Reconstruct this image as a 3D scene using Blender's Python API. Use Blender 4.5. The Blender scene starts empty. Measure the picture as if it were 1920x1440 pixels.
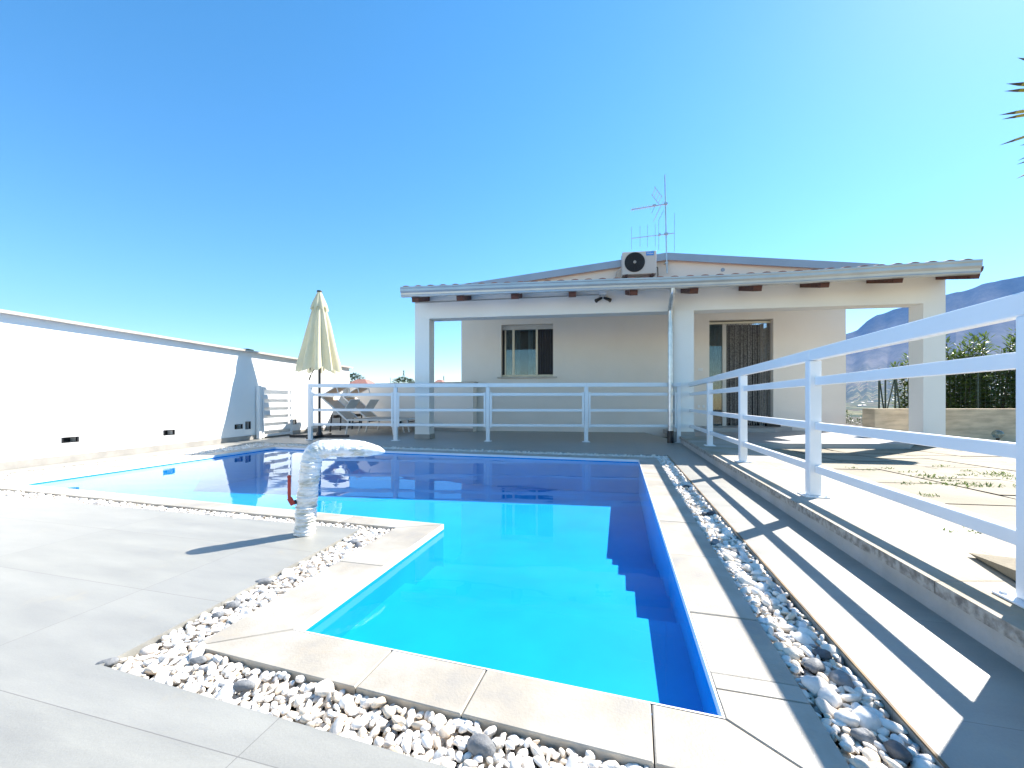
import bpy, bmesh, math, random
from mathutils import Vector, Matrix, noise
from mathutils.geometry import tessellate_polygon
random.seed(7)
R=math.radians
F=760.0; CX=960.0; HY=753.0; H=0.75
C=bpy.context.scene.collection
def P(px,py,z=0.0):
    Y=(H-z)*F/(py-HY); return Vector(((px-CX)*Y/F,Y,z))
def A(px,py,Y): return Vector(((px-CX)*Y/F,Y,H+(HY-py)*Y/F))
# ---------------------------------------------------------------- materials
def newmat(name):
    m=bpy.data.materials.new(name); m.use_nodes=True
    nt=m.node_tree; b=nt.nodes['Principled BSDF']; return m,nt,b
def N(nt,t,**k):
    n=nt.nodes.new(t)
    for a,v in k.items():
        if a.startswith('i_'): n.inputs[a[2:].replace('_',' ')].default_value=v
        else: setattr(n,a,v)
    return n
def ramp(nt,stops,fac):
    r=nt.nodes.new('ShaderNodeValToRGB'); e=r.color_ramp.elements
    while len(e)<len(stops): e.new(0.5)
    for i,(p,c) in enumerate(stops):
        e[i].position=p; e[i].color=(c[0],c[1],c[2],1) if len(c)==3 else c
    nt.links.new(fac,r.inputs[0]); return r.outputs[0]
def mixc(nt,f,a,b,mode='MIX'):
    n=nt.nodes.new('ShaderNodeMix'); n.data_type='RGBA'; n.blend_type=mode
    for s,v in ((0,f),(6,a),(7,b)):
        if hasattr(v,'is_output'): nt.links.new(v,n.inputs[s])
        else: n.inputs[s].default_value=v if s==0 else (*v[:3],1)
    return n.outputs[2]
def mth(nt,op,a,b=0.0,c=None):
    n=nt.nodes.new('ShaderNodeMath'); n.operation=op
    for i,v in enumerate((a,b) if c is None else (a,b,c)):
        if hasattr(v,'is_output'): nt.links.new(v,n.inputs[i])
        else: n.inputs[i].default_value=v
    return n.outputs[0]
def noisef(nt,vec,scale,detail=4,rough=.55):
    n=N(nt,'ShaderNodeTexNoise'); n.inputs['Scale'].default_value=scale
    n.inputs['Detail'].default_value=detail; n.inputs['Roughness'].default_value=rough
    nt.links.new(vec,n.inputs['Vector']); return n.outputs['Fac']
def coords(nt,rot=0.0,scale=(1,1,1)):
    tc=N(nt,'ShaderNodeNewGeometry'); mp=N(nt,'ShaderNodeMapping')
    mp.inputs['Rotation'].default_value=(0,0,rot); mp.inputs['Scale'].default_value=scale
    nt.links.new(tc.outputs['Position'],mp.inputs['Vector']); return mp.outputs[0]
def simple(name,c1,c2=None,rough=.6,scale=6,bump=0,bscale=80,metal=0,spec=.5,stretch=(1,1,1),detail=5):
    m,nt,b=newmat(name); v=coords(nt,0,stretch)
    if c2 is None: c2=tuple(x*.88 for x in c1)
    f=noisef(nt,v,scale,detail)
    nt.links.new(ramp(nt,[(.36,c2),(.62,c1)],f),b.inputs['Base Color'])
    b.inputs['Roughness'].default_value=rough; b.inputs['Metallic'].default_value=metal
    b.inputs['Specular IOR Level'].default_value=spec
    if bump:
        bp=N(nt,'ShaderNodeBump'); bp.inputs['Strength'].default_value=bump; bp.inputs['Distance'].default_value=.01
        nt.links.new(noisef(nt,v,bscale,4),bp.inputs['Height']); nt.links.new(bp.outputs[0],b.inputs['Normal'])
    return m
POOLROT=math.atan(200/760)      # walkway direction, clockwise from +Y
def tile_mat(name,c1,c2,joint,tu,tv,ou=0,ov=0,jw=.0022,rough=.42,stain=None):
    """large porcelain slabs, joints along the pool directions"""
    m,nt,b=newmat(name); v=coords(nt,POOLROT)
    sp=N(nt,'ShaderNodeSeparateXYZ'); nt.links.new(v,sp.inputs[0])
    u=mth(nt,'ADD',sp.outputs[0],ou); w=mth(nt,'ADD',sp.outputs[1],ov)
    def jm(x,t):
        fr=mth(nt,'MODULO',mth(nt,'ADD',x,100*t),t)
        d=mth(nt,'MINIMUM',fr,mth(nt,'SUBTRACT',t,fr))
        return mth(nt,'LESS_THAN',d,jw/2)
    j=mth(nt,'MAXIMUM',jm(u,tu),jm(w,tv))
    iu=mth(nt,'FLOOR',mth(nt,'DIVIDE',u,tu)); iv=mth(nt,'FLOOR',mth(nt,'DIVIDE',w,tv))
    cb=N(nt,'ShaderNodeCombineXYZ'); nt.links.new(iu,cb.inputs[0]); nt.links.new(iv,cb.inputs[1])
    wn=N(nt,'ShaderNodeTexWhiteNoise'); nt.links.new(cb.outputs[0],wn.inputs['Vector'])
    vs=N(nt,'ShaderNodeVectorMath',operation='ADD'); nt.links.new(v,vs.inputs[0]); nt.links.new(wn.outputs['Color'],vs.inputs[1])
    mp=N(nt,'ShaderNodeMapping'); mp.inputs['Scale'].default_value=(1,4,1); mp.inputs['Rotation'].default_value=(0,0,.5); nt.links.new(vs.outputs[0],mp.inputs[0])
    f=mth(nt,'MULTIPLY_ADD',noisef(nt,mp.outputs[0],2.2,6,.6),.75,mth(nt,'MULTIPLY',noisef(nt,v,160,2),.25))
    col=ramp(nt,[(.32,c2),(.68,c1)],f)
    col=mixc(nt,mth(nt,'MULTIPLY',wn.outputs['Value'],.12),col,(.30,.30,.30))
    if stain: 
        s=ramp(nt,[(.60,(0,0,0)),(.72,(1,1,1))],noisef(nt,v,4.1,8,.72))
        col=mixc(nt,mth(nt,'MULTIPLY',s,.5),col,stain)
    col=mixc(nt,mth(nt,'MULTIPLY',j,.7),col,joint)
    nt.links.new(col,b.inputs['Base Color'])
    nt.links.new(mth(nt,'MULTIPLY_ADD',f,.2,rough-.05),b.inputs['Roughness']); b.inputs['Specular IOR Level'].default_value=.9
    bp=N(nt,'ShaderNodeBump'); bp.inputs['Strength'].default_value=.25; bp.inputs['Distance'].default_value=.004
    hh=mth(nt,'SUBTRACT',mth(nt,'MULTIPLY',noisef(nt,v,220,3),.35),j)
    nt.links.new(hh,bp.inputs['Height']); nt.links.new(bp.outputs[0],b.inputs['Normal'])
    return m
M={}
M['deck']=tile_mat('deck_tiles',(.315,.309,.272),(.225,.221,.198),(.12,.11,.10),1.06,.51,ou=.778,ov=-.17,stain=(.34,.30,.22))
M['plaster_white']=simple('white_plaster',(.82,.82,.81),(.78,.78,.77),.85,1.2,.25,120)
M['plaster_porch']=simple('porch_plaster',(.86,.835,.79),(.83,.805,.76),.85,1.5,.25,150)
M['plaster_beige']=simple('beige_plaster',(.82,.755,.685),(.79,.725,.655),.9,1.4,.3,160)
M['skirting']=simple('skirting_tile',(.36,.34,.31),(.28,.27,.25),.6,5)
M['cap_stone']=simple('cap_stone',(.55,.50,.44),(.42,.38,.33),.8,4,.3,90)
M['rail']=simple('white_rail_paint',(.80,.81,.82),(.77,.78,.79),.35,3)
M['black_metal']=simple('dark_steel',(.025,.027,.033),(.02,.02,.025),.45,5)
M['umbrella']=simple('cream_canvas',(.85,.77,.50),(.78,.70,.44),.9,8,.3,200)
M['gutter']=simple('painted_gutter',(.50,.51,.50),(.44,.45,.45),.28,3,metal=.35)
M['fascia']=simple('metal_fascia',(.36,.38,.43),(.32,.34,.39),.35,2,metal=.5)
M['galv']=simple('galvanised_pipe',(.62,.64,.65),(.48,.50,.52),.3,9,metal=.7)
M['wood']=simple('dark_stained_wood',(.12,.035,.022),(.06,.018,.012),.5,3,.4,60,stretch=(1,8,8))
M['tile']=simple('terracotta',(.36,.165,.125),(.24,.12,.10),.75,7,.4,60)
M['frame']=simple('cream_frame',(.70,.65,.50),(.66,.60,.46),.4,3)
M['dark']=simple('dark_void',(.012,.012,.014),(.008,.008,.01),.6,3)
M['black_plastic']=simple('black_plastic',(.015,.015,.017),(.01,.01,.012),.4,3)
M['ac']=simple('beige_casing',(.56,.54,.50),(.53,.51,.47),.45,2)
M['blue']=simple('blue_badge',(.03,.25,.72),(.03,.24,.7),.4,2)
M['white']=simple('white_print',(.85,.85,.85),None,.5,2)
M['red']=simple('red_enamel',(.45,.035,.03),(.33,.02,.02),.35,30)
M['brown']=simple('rusty_trim',(.23,.15,.07),(.12,.08,.045),.7,12)
M['concrete']=simple('board_marked_concrete',(.68,.55,.39),(.46,.37,.26),.9,1.6,.5,30,stretch=(1.5,1.5,7),detail=8)
M['bark']=simple('bark',(.10,.075,.05),(.05,.04,.03),.9,12,.6,30)
def cloth_mat(name,c1,c2,tl):
    m=simple(name,c1,c2,.9,9,.25,260); nt=m.node_tree; b=nt.nodes['Principled BSDF']; out=nt.nodes['Material Output']
    t=N(nt,'ShaderNodeBsdfTranslucent'); t.inputs['Color'].default_value=(*c1,1); mx=N(nt,'ShaderNodeMixShader'); mx.inputs[0].default_value=tl
    nt.links.new(b.outputs[0],mx.inputs[1]); nt.links.new(t.outputs[0],mx.inputs[2]); nt.links.new(mx.outputs[0],out.inputs['Surface']); return m
M['sling']=cloth_mat('lounger_sling',(.70,.58,.46),(.64,.52,.41),.25)
M['umbrella']=cloth_mat('cream_canvas',(.85,.80,.60),(.79,.74,.54),.38)
M['lounger_frame']=simple('white_tube',(.74,.74,.73),None,.35,3)
M['terrace']=simple('terrace_slab',(.285,.25,.18),(.20,.17,.115),.8,2.2,.4,60,detail=9)
M['soil']=simple('joint_soil',(.06,.05,.035),(.03,.025,.02),.95,20,.5,60)
M['cream_strip']=simple('concrete_strip',(.40,.38,.34),(.31,.265,.19),.8,1.7,.4,50,detail=9)
M['wall_old']=simple('weathered_cap',(.43,.41,.37),(.18,.165,.145),.9,30,.9,60,detail=9)
M['wall_grey']=simple('rendered_kerb',(.46,.45,.43),(.38,.37,.35),.85,4,.4,80)
M['porch_floor']=simple('porch_floor',(.38,.37,.355),(.33,.32,.31),.5,3)
M['trunk_fence']=simple('green_fence_paint',(.015,.045,.03),(.01,.03,.02),.5,4)
M['yucca']=None
# coping: stone-look porcelain with yellowish and grey staining
def coping_mat():
    m,nt,b=newmat('coping_stone'); v=coords(nt,POOLROT,(1,1,1))
    g=N(nt,'ShaderNodeObjectInfo'); off=N(nt,'ShaderNodeVectorMath',operation='ADD')
    nt.links.new(v,off.inputs[0]); 
    cb=N(nt,'ShaderNodeCombineXYZ'); nt.links.new(mth(nt,'MULTIPLY',g.outputs['Random'],9.0),cb.inputs[0]); nt.links.new(cb.outputs[0],off.inputs[1])
    f=noisef(nt,off.outputs[0],3.2,8,.62)
    col=ramp(nt,[(.30,(.27,.257,.236)),(.45,(.345,.312,.258)),(.56,(.395,.367,.315)),(.70,(.425,.41,.375))],f)
    f2=noisef(nt,off.outputs[0],11,8,.7)
    col=mixc(nt,mth(nt,'MULTIPLY',ramp(nt,[(.55,(0,0,0)),(.75,(1,1,1))],f2),.45),col,(.42,.33,.22))
    sp=ramp(nt,[(.0,(1,1,1)),(.045,(0,0,0))],N_vor(nt,off.outputs[0],26))
    col=mixc(nt,mth(nt,'MULTIPLY',sp,.5),col,(.10,.07,.05))
    nt.links.new(col,b.inputs['Base Color']); b.inputs['Roughness'].default_value=.5
    bp=N(nt,'ShaderNodeBump'); bp.inputs['Strength'].default_value=.25; bp.inputs['Distance'].default_value=.004
    nt.links.new(noisef(nt,v,120,4),bp.inputs['Height']); nt.links.new(bp.outputs[0],b.inputs['Normal'])
    return m
def N_vor(nt,v,s):
    n=N(nt,'ShaderNodeTexVoronoi'); n.inputs['Scale'].default_value=s; nt.links.new(v,n.inputs['Vector']); return n.outputs['Distance']
M['coping']=coping_mat()
def pebble_mat():
    m,nt,b=newmat('white_pebbles'); g=N(nt,'ShaderNodeNewGeometry'); v=coords(nt)
    base=ramp(nt,[(0,(.72,.65,.56)),(.2,(.82,.77,.70)),(.45,(.87,.83,.77)),(.62,(.72,.63,.50)),(.74,(.62,.50,.38)),(.80,(.74,.72,.70)),(.975,(.76,.74,.70)),(.985,(.38,.38,.38)),(1,(.22,.22,.23))],g.outputs['Random Per Island'])
    f=noisef(nt,v,55,5)
    col=mixc(nt,mth(nt,'MULTIPLY',ramp(nt,[(.5,(0,0,0)),(.75,(1,1,1))],f),.35),base,(.46,.38,.30))
    nt.links.new(col,b.inputs['Base Color']); b.inputs['Roughness'].default_value=.6
    bp=N(nt,'ShaderNodeBump'); bp.inputs['Strength'].default_value=.25; bp.inputs['Distance'].default_value=.004
    nt.links.new(noisef(nt,v,140,3),bp.inputs['Height']); nt.links.new(bp.outputs[0],b.inputs['Normal'])
    return m
M['pebble']=pebble_mat()
M['stone_dark']=simple('dark_river_stone',(.10,.105,.115),(.045,.048,.055),.6,18,.3,120)
M['stone_grey']=simple('grey_river_stone',(.24,.25,.26),(.13,.135,.14),.65,16,.3,120)
M['stone_white']=simple('white_river_stone',(.75,.74,.72),(.62,.58,.53),.6,14,.2,120)
def liner_mat():
    m,nt,b=newmat('blue_pool_liner'); v=coords(nt)
    f=noisef(nt,v,2.5,6,.6)
    col=ramp(nt,[(.35,(.001,.262,.60)),(.65,(.002,.298,.67))],f)
    sp=ramp(nt,[(.0,(1,1,1)),(.035,(0,0,0))],N_vor(nt,v,17))
    col=mixc(nt,mth(nt,'MULTIPLY',sp,.45),col,(.02,.10,.2))
    nt.links.new(col,b.inputs['Base Color']); b.inputs['Roughness'].default_value=.6
    b.inputs['Specular IOR Level'].default_value=.2
    return m
M['liner']=liner_mat()
def water_mat():
    m,nt,b=newmat('pool_water'); nt.nodes.remove(b); out=nt.nodes['Material Output']
    v=coords(nt,.05,(1.0,3.2,1.0))
    n1=noisef(nt,v,1.5,2,.4); v2=coords(nt,-.2,(1,2.0,1)); n2=noisef(nt,v2,9,2,.5)
    h=mth(nt,'ADD',n1,mth(nt,'MULTIPLY',n2,.015))
    # calmer near the camera side, ripples towards the far end, as a light breeze leaves it
    bp=N(nt,'ShaderNodeBump'); bp.inputs['Distance'].default_value=.02
    sp=N(nt,'ShaderNodeSeparateXYZ'); g=N(nt,'ShaderNodeNewGeometry'); nt.links.new(g.outputs['Position'],sp.inputs[0])
    gust=ramp(nt,[(.42,(.25,.25,.25)),(.60,(1,1,1))],noisef(nt,coords(nt,0,(.6,1,1)),.9,2))
    nt.links.new(mth(nt,'MULTIPLY',gust,.11),bp.inputs['Strength'])
    nt.links.new(h,bp.inputs['Height'])
    gl=N(nt,'ShaderNodeBsdfGlossy'); gl.inputs['Roughness'].default_value=.0; gl.inputs['Color'].default_value=(.80,.93,1,1); nt.links.new(bp.outputs[0],gl.inputs['Normal'])
    tr=N(nt,'ShaderNodeBsdfTransparent'); tr.inputs['Color'].default_value=(.72,.97,1,1)
    fr=N(nt,'ShaderNodeFresnel'); nt.links.new(mth(nt,'MULTIPLY_ADD',g.outputs['Backfacing'],1/1.35-1.35,1.35),fr.inputs['IOR']); nt.links.new(bp.outputs[0],fr.inputs['Normal'])
    mx=N(nt,'ShaderNodeMixShader'); fac=mth(nt,'MINIMUM',mth(nt,'MULTIPLY',mth(nt,'POWER',fr.outputs[0],1.4),1.55),1.0); nt.links.new(fac,mx.inputs[0]); nt.links.new(tr.outputs[0],mx.inputs[1]); nt.links.new(gl.outputs[0],mx.inputs[2])
    nt.links.new(mx.outputs[0],out.inputs['Surface']); return m
M['water']=water_mat()
def glass_mat(name,tint=(.6,.7,.72)):
    m,nt,b=newmat(name); nt.nodes.remove(b); out=nt.nodes['Material Output']
    gl=N(nt,'ShaderNodeBsdfGlossy'); gl.inputs['Roughness'].default_value=.01
    tr=N(nt,'ShaderNodeBsdfTransparent'); tr.inputs['Color'].default_value=(*tint,1)
    fr=N(nt,'ShaderNodeFresnel'); gg_=N(nt,'ShaderNodeNewGeometry'); nt.links.new(mth(nt,'MULTIPLY_ADD',gg_.outputs['Backfacing'],1/1.9-1.9,1.9),fr.inputs['IOR'])
    mx=N(nt,'ShaderNodeMixShader'); nt.links.new(fr.outputs[0],mx.inputs[0]); nt.links.new(tr.outputs[0],mx.inputs[1]); nt.links.new(gl.outputs[0],mx.inputs[2])
    nt.links.new(mx.outputs[0],out.inputs['Surface']); return m
M['glass']=glass_mat('window_glass')
def pleat_mat(name,c1,c2,scale,ang):
    m,nt,b=newmat(name)
    tc=N(nt,'ShaderNodeTexCoord'); w=N(nt,'ShaderNodeTexWave'); w.bands_direction='X'; w.inputs['Scale'].default_value=scale
    w.inputs['Distortion'].default_value=1.2; w.inputs['Detail'].default_value=2; w.inputs['Detail Scale'].default_value=.4
    nt.links.new(tc.outputs['Object'],w.inputs['Vector'])
    nt.links.new(ramp(nt,[(.2,c1),(.8,c2)],w.outputs['Fac']),b.inputs['Base Color']); b.inputs['Roughness'].default_value=.8
    return m
M['pleat']=pleat_mat('pleated_screen',(.03,.03,.035),(.10,.10,.11),14,0)
M['curtain']=simple('pale_curtain',(.40,.45,.47),(.30,.34,.36),.9,6)
M['beads']=simple('bead_strands',(.26,.25,.24),(.10,.10,.10),.6,30)
def foil_mat():
    m,nt,b=newmat('foil_wrap'); v=coords(nt,0,(1,1,3)); 
    f=noisef(nt,v,14,6,.7)
    nt.links.new(ramp(nt,[(.35,(.50,.50,.42)),(.5,(.80,.81,.80)),(.65,(.87,.88,.88))],f),b.inputs['Base Color'])
    b.inputs['Metallic'].default_value=.35; b.inputs['Roughness'].default_value=.36
    bp=N(nt,'ShaderNodeBump'); bp.inputs['Strength'].default_value=.9; bp.inputs['Distance'].default_value=.012
    nt.links.new(noisef(nt,v,26,5,.65),bp.inputs['Height']); nt.links.new(bp.outputs[0],b.inputs['Normal']); return m
M['foil']=foil_mat()
def leaf_mat(name,c1,c2,tl=.25):
    m,nt,b=newmat(name); g=N(nt,'ShaderNodeNewGeometry')
    col=ramp(nt,[(0,c1),(1,c2)],g.outputs['Random Per Island']); nt.links.new(col,b.inputs['Base Color'])
    b.inputs['Roughness'].default_value=.38; out=nt.nodes['Material Output']
    t=N(nt,'ShaderNodeBsdfTranslucent'); nt.links.new(mixc(nt,.5,col,(.25,.40,.05)),t.inputs['Color'])
    mx=N(nt,'ShaderNodeMixShader'); mx.inputs[0].default_value=tl
    nt.links.new(b.outputs[0],mx.inputs[1]); nt.links.new(t.outputs[0],mx.inputs[2]); nt.links.new(mx.outputs[0],out.inputs['Surface'])
    return m
M['laurel']=leaf_mat('laurel_leaves',(.02,.05,.018),(.12,.17,.04))
M['conifer']=leaf_mat('conifer_leaves',(.015,.035,.02),(.04,.07,.03),.1)
M['scrub']=leaf_mat('scrub_leaves',(.02,.04,.015),(.07,.09,.04),.15)
M['weed']=leaf_mat('weed_leaves',(.06,.11,.03),(.16,.22,.07))
# ---------------------------------------------------------------- mesh helpers
class MB:
    def __init__(s): s.v=[]; s.f=[]; s.m=[]; s.mi=0
    def add(s,vs,fs):
        o=len(s.v); s.v+= [tuple(x) for x in vs]; s.f+=[tuple(o+i for i in f) for f in fs]; s.m+=[s.mi]*len(fs)
    def box(s,c,sz,rz=0,bev=0,mat=None):
        x,y,z=sz[0]/2,sz[1]/2,sz[2]/2; T=mat if mat is not None else (Matrix.Translation(c)@Matrix.Rotation(rz,4,'Z'))
        if bev:
            b=min(bev,x*.9,y*.9,z*.9); vs=[];
            for sx in(-1,1):
                for sy in(-1,1):
                    for sz_ in(-1,1):
                        vs+=[(sx*x,sy*(y-b),sz_*(z-b)),(sx*(x-b),sy*y,sz_*(z-b)),(sx*(x-b),sy*(y-b),sz_*z)]
            bm=bmesh.new()
            for q in vs: bm.verts.new(q)
            bmesh.ops.convex_hull(bm,input=bm.verts)
            bmesh.ops.dissolve_limit(bm,angle_limit=.01,verts=bm.verts,edges=bm.edges)
            bm.verts.index_update(); s.add([T@q.co for q in bm.verts],[[q.index for q in f.verts] for f in bm.faces]); bm.free(); return s
        vs=[(-x,-y,-z),(x,-y,-z),(x,y,-z),(-x,y,-z),(-x,-y,z),(x,-y,z),(x,y,z),(-x,y,z)]
        s.add([T@Vector(q) for q in vs],[(3,2,1,0),(4,5,6,7),(0,1,5,4),(1,2,6,5),(2,3,7,6),(3,0,4,7)]); return s
    def bar(s,a,b,w,h,up=(0,0,1),bev=0):
        a=Vector(a); b=Vector(b); d=b-a; L=d.length; x=d.normalized(); u=Vector(up); y=u.cross(x).normalized(); z=x.cross(y)
        T=Matrix((x,y,z)).transposed().to_4x4(); T.translation=(a+b)/2
        return s.box(None,(L,w,h),mat=T,bev=bev)
    def prism(s,poly,z0,z1):
        """poly list of Vectors (xy)"""
        n=len(poly); ar=sum(poly[i][0]*poly[(i+1)%n][1]-poly[(i+1)%n][0]*poly[i][1] for i in range(n))
        if ar<0: poly=poly[::-1]
        z0=z0 if callable(z0) else (lambda p,k=z0:k); z1=z1 if callable(z1) else (lambda p,k=z1:k)
        vs=[(p[0],p[1],z0(p)) for p in poly]+[(p[0],p[1],z1(p)) for p in poly]
        s.add(vs,[tuple(range(n-1,-1,-1)),tuple(range(n,2*n))]+[(i,(i+1)%n,n+(i+1)%n,n+i) for i in range(n)]); return s
    def tube(s,pts,r,n=10,cap=True):
        pts=[Vector(p) for p in pts]; rs=r if isinstance(r,(list,tuple)) else [r]*len(pts)
        rings=[]; up=None
        for i,p in enumerate(pts):
            d=(pts[min(i+1,len(pts)-1)]-pts[max(i-1,0)]).normalized()
            if up is None: up=d.orthogonal().normalized()
            up=(up-d*up.dot(d)).normalized(); w=d.cross(up)
            rings.append([p+(up*math.cos(2*math.pi*k/n)+w*math.sin(2*math.pi*k/n))*rs[i] for k in range(n)])
        vs=[q for r_ in rings for q in r_]; fs=[]
        for i in range(len(pts)-1):
            for k in range(n): fs.append((i*n+k,i*n+(k+1)%n,(i+1)*n+(k+1)%n,(i+1)*n+k))
        if cap: fs+= [tuple(range(n-1,-1,-1)),tuple((len(pts)-1)*n+k for k in range(n))]
        s.add(vs,fs); return s
    def lathe(s,prof,c=(0,0,0),n=24,f=None):
        vs=[];fs=[]
        for i,(r,z) in enumerate(prof):
            for k in range(n):
                a=2*math.pi*k/n; rr=r*(f(a,i) if f else 1); vs.append((c[0]+rr*math.cos(a),c[1]+rr*math.sin(a),c[2]+z))
        for i in range(len(prof)-1):
            for k in range(n): fs.append((i*n+k,i*n+(k+1)%n,(i+1)*n+(k+1)%n,(i+1)*n+k))
        fs+=[tuple(range(n-1,-1,-1)),tuple((len(prof)-1)*n+k for k in range(n))]
        s.add(vs,fs); return s
    def build(s,name,mat,parent=None,smooth=False,loc=None):
        me=bpy.data.meshes.new(name); me.from_pydata(s.v,[],s.f)
        for q in (mat if isinstance(mat,list) else [mat]): me.materials.append(M[q] if isinstance(q,str) else q)
        if isinstance(mat,list): me.polygons.foreach_set('material_index',s.m)
        if smooth: me.polygons.foreach_set('use_smooth',[True]*len(me.polygons))
        me.update(); o=bpy.data.objects.new(name,me); C.objects.link(o)
        if smooth:
            try: me.set_sharp_from_angle(angle=R(40))
            except Exception: pass
        if loc is not None: o.location=loc
        if parent: o.parent=parent
        return o
def tag(o,label=None,cat=None,group=None,kind=None):
    if label:o['label']=label
    if cat:o['category']=cat
    if group:o['group']=group
    if kind:o['kind']=kind
    return o
def empty(name,loc=(0,0,0),rz=0,label=None,cat=None,group=None):
    o=bpy.data.objects.new(name,None); C.objects.link(o); o.location=loc; o.rotation_euler=(0,0,rz); o.empty_display_size=.1
    return tag(o,label,cat,group)
def copy_tree(o,parent=None):
    c=o.copy(); C.objects.link(c); c.parent=parent
    for ch in list(o.children): copy_tree(ch,c)
    return c
def struct(o): o['kind']='structure'; return o
def ln(p,q): return (p,q)
# ================================================================ layout on the ground
POOL=[P(550,1180),P(1360,1347),P(1198,862),P(515,838),P(22,906),P(830,983)]
COP=[P(365,1211),P(1659,1540),P(1231,858.5),P(512,834.5),P(-67,909.4),P(742,989)]
PEB=[P(190,1247),P(2097,1809),P(1251,853.7),P(490,829.4),P(-188,911.3),P(675,992)]
dirv=Vector((200/760,1,0)).normalized()          # along walkway, away
dirp=Vector((dirv.y,-dirv.x,0))                  # across, to the right
def wl(py,px): return P(px,py)
def kline(k,Y,z=0.0):   # point on line to the walkway vanishing point with slope k (dx/dy px) at depth Y
    return Vector((.263*Y+k*(H-z),Y,z))
WB=lambda Y:kline(1.50,Y)            # low wall foot
WF=lambda Y:Vector((.263*Y+1.77*.63,Y,.12))
SB=lambda Y:Vector((.263*Y+3.2*.63,Y,.12))
# ---------------- deck sheet with the pool opening
outer=[Vector((-9,-16,0)),Vector((WB(-16).x+.03,-16,0)),Vector((WB(7.55).x+.03,7.55,0)),Vector((WB(7.55).x+.4,20,0)),Vector((-9,20,0))]
tri=tessellate_polygon([[v.copy() for v in outer],[v.copy() for v in PEB]])
allv=outer+PEB; mb=MB()
fs=[]
for t in tri:
    a,b,c=[allv[i] for i in t]
    if (b-a).cross(c-a).z<0: t=(t[0],t[2],t[1])
    fs.append(t)
mb.add([(v.x,v.y,0) for v in allv],fs)
n=len(PEB)
mb.add([(v.x,v.y,0) for v in PEB]+[(v.x,v.y,-.09) for v in PEB],[(i,(i+1)%n,n+(i+1)%n,n+i) for i in range(n)])
struct(mb.build('pool_deck','deck'))
# gravel bed under the pebbles
mb=MB(); mb.add([(v.x,v.y,-.055) for v in PEB]+[(v.x,v.y,-.055) for v in COP],[(i,(i+1)%n,n+(i+1)%n,n+i) for i in range(n)])
struct(mb.build('gravel_bed','soil'))
# ---------------- swimming pool
pool=empty('swimming_pool',(0,3,0),0,'L-shaped swimming pool with blue liner and pale stone coping, filled to the brim','swimming pool')
pinv=Vector((0,-3,0))
def inp(mb,name,mat,parent=pool,off=pinv,**k):
    mb.v=[(v[0]+off[0],v[1]+off[1],v[2]+off[2]) for v in mb.v]; return mb.build(name,mat,parent,**k)
# coping slabs: each side cut in slabs
def lerp(a,b,t): return a+(b-a)*t
def cop_side(i,cuts):
    a,b=POOL[i],POOL[(i+1)%n]; A_,B_=COP[i],COP[(i+1)%n]
    ts=[0]+cuts+[1]
    for j in range(len(ts)-1):
        g=.0016/(b-a).length
        t0=ts[j]+(0 if j==0 else g); t1=ts[j+1]-(0 if j==len(ts)-2 else g)
        p0,p1=lerp(a,b,t0),lerp(a,b,t1)
        # perpendicular cut on the outer line
        d=(b-a).normalized()
        def proj(p):
            D=(B_-A_); nrm=Vector((-d.y,d.x,0)); # intersect p+s*nrm with A_+r*D
            det=nrm.x*(-D.y)+D.x*nrm.y; rx,ry=A_.x-p.x,A_.y-p.y
            s_=(rx*(-D.y)+D.x*ry)/det; return p+nrm*s_
        q0=A_+(lerp(Vector(),D_(a,b),0) ) if j==0 else proj(p0)
        q1=B_ if j==len(ts)-2 else proj(p1)
        if j==0: q0=A_ + (B_-A_).normalized()*.0012; p0=p0+d*.0012
        if j==len(ts)-2: q1=B_-(B_-A_).normalized()*.0012; p1=p1-d*.0012
        m=MB(); poly=[p0,p1,q1,q0]; zt=random.uniform(-.0012,.0012)
        c=sum(poly,Vector())/4
        ins=[c+(p-c)*(1-.004/max((p-c).length,.05)) for p in poly]
        # bevelled top
        ar=sum(poly[k].x*poly[(k+1)%4].y-poly[(k+1)%4].x*poly[k].y for k in range(4))
        if ar<0: poly=poly[::-1]; ins=ins[::-1]
        vs=[(p.x,p.y,-.035) for p in poly]+[(p.x,p.y,-.003) for p in poly]+[(p.x,p.y,zt) for p in ins]
        fs=[(3,2,1,0),(8,9,10,11)]+[(k,(k+1)%4,4+(k+1)%4,4+k) for k in range(4)]+[(4+k,4+(k+1)%4,8+(k+1)%4,8+k) for k in range(4)]
        m.add(vs,fs); inp(m,'coping_slab','coping')
def D_(a,b): return b-a
def cuts(i,step,off=0):
    L=(POOL[(i+1)%n]-POOL[i]).length; k=[]; x=step+off
    while x<L-step*.4: k.append(x/L); x+=step
    return k
Lr=(POOL[2]-POOL[1]).length
def tR(py): # parameter on the right edge for an image row
    Y=H*F/(py-HY); return (Y-POOL[1].y)/(POOL[2].y-POOL[1].y)
def tN(px):
    best=min(range(1001),key=lambda k:abs(CX+F*lerp(POOL[0],POOL[1],k/1000).x/lerp(POOL[0],POOL[1],k/1000).y-px)); return best/1000
cop_side(0,[tN(735),tN(912),tN(1222)])
cop_side(1,[tR(1290),tR(1260),tR(1147)]+[tR(1147)+.13*k for k in range(1,6) if tR(1147)+.13*k<.95])
cop_side(2,cuts(2,.53)); cop_side(3,cuts(3,.53)); cop_side(4,cuts(4,.53))
cop_side(5,[1-(t) for t in ()]+cuts(5,.60,.05))
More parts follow.
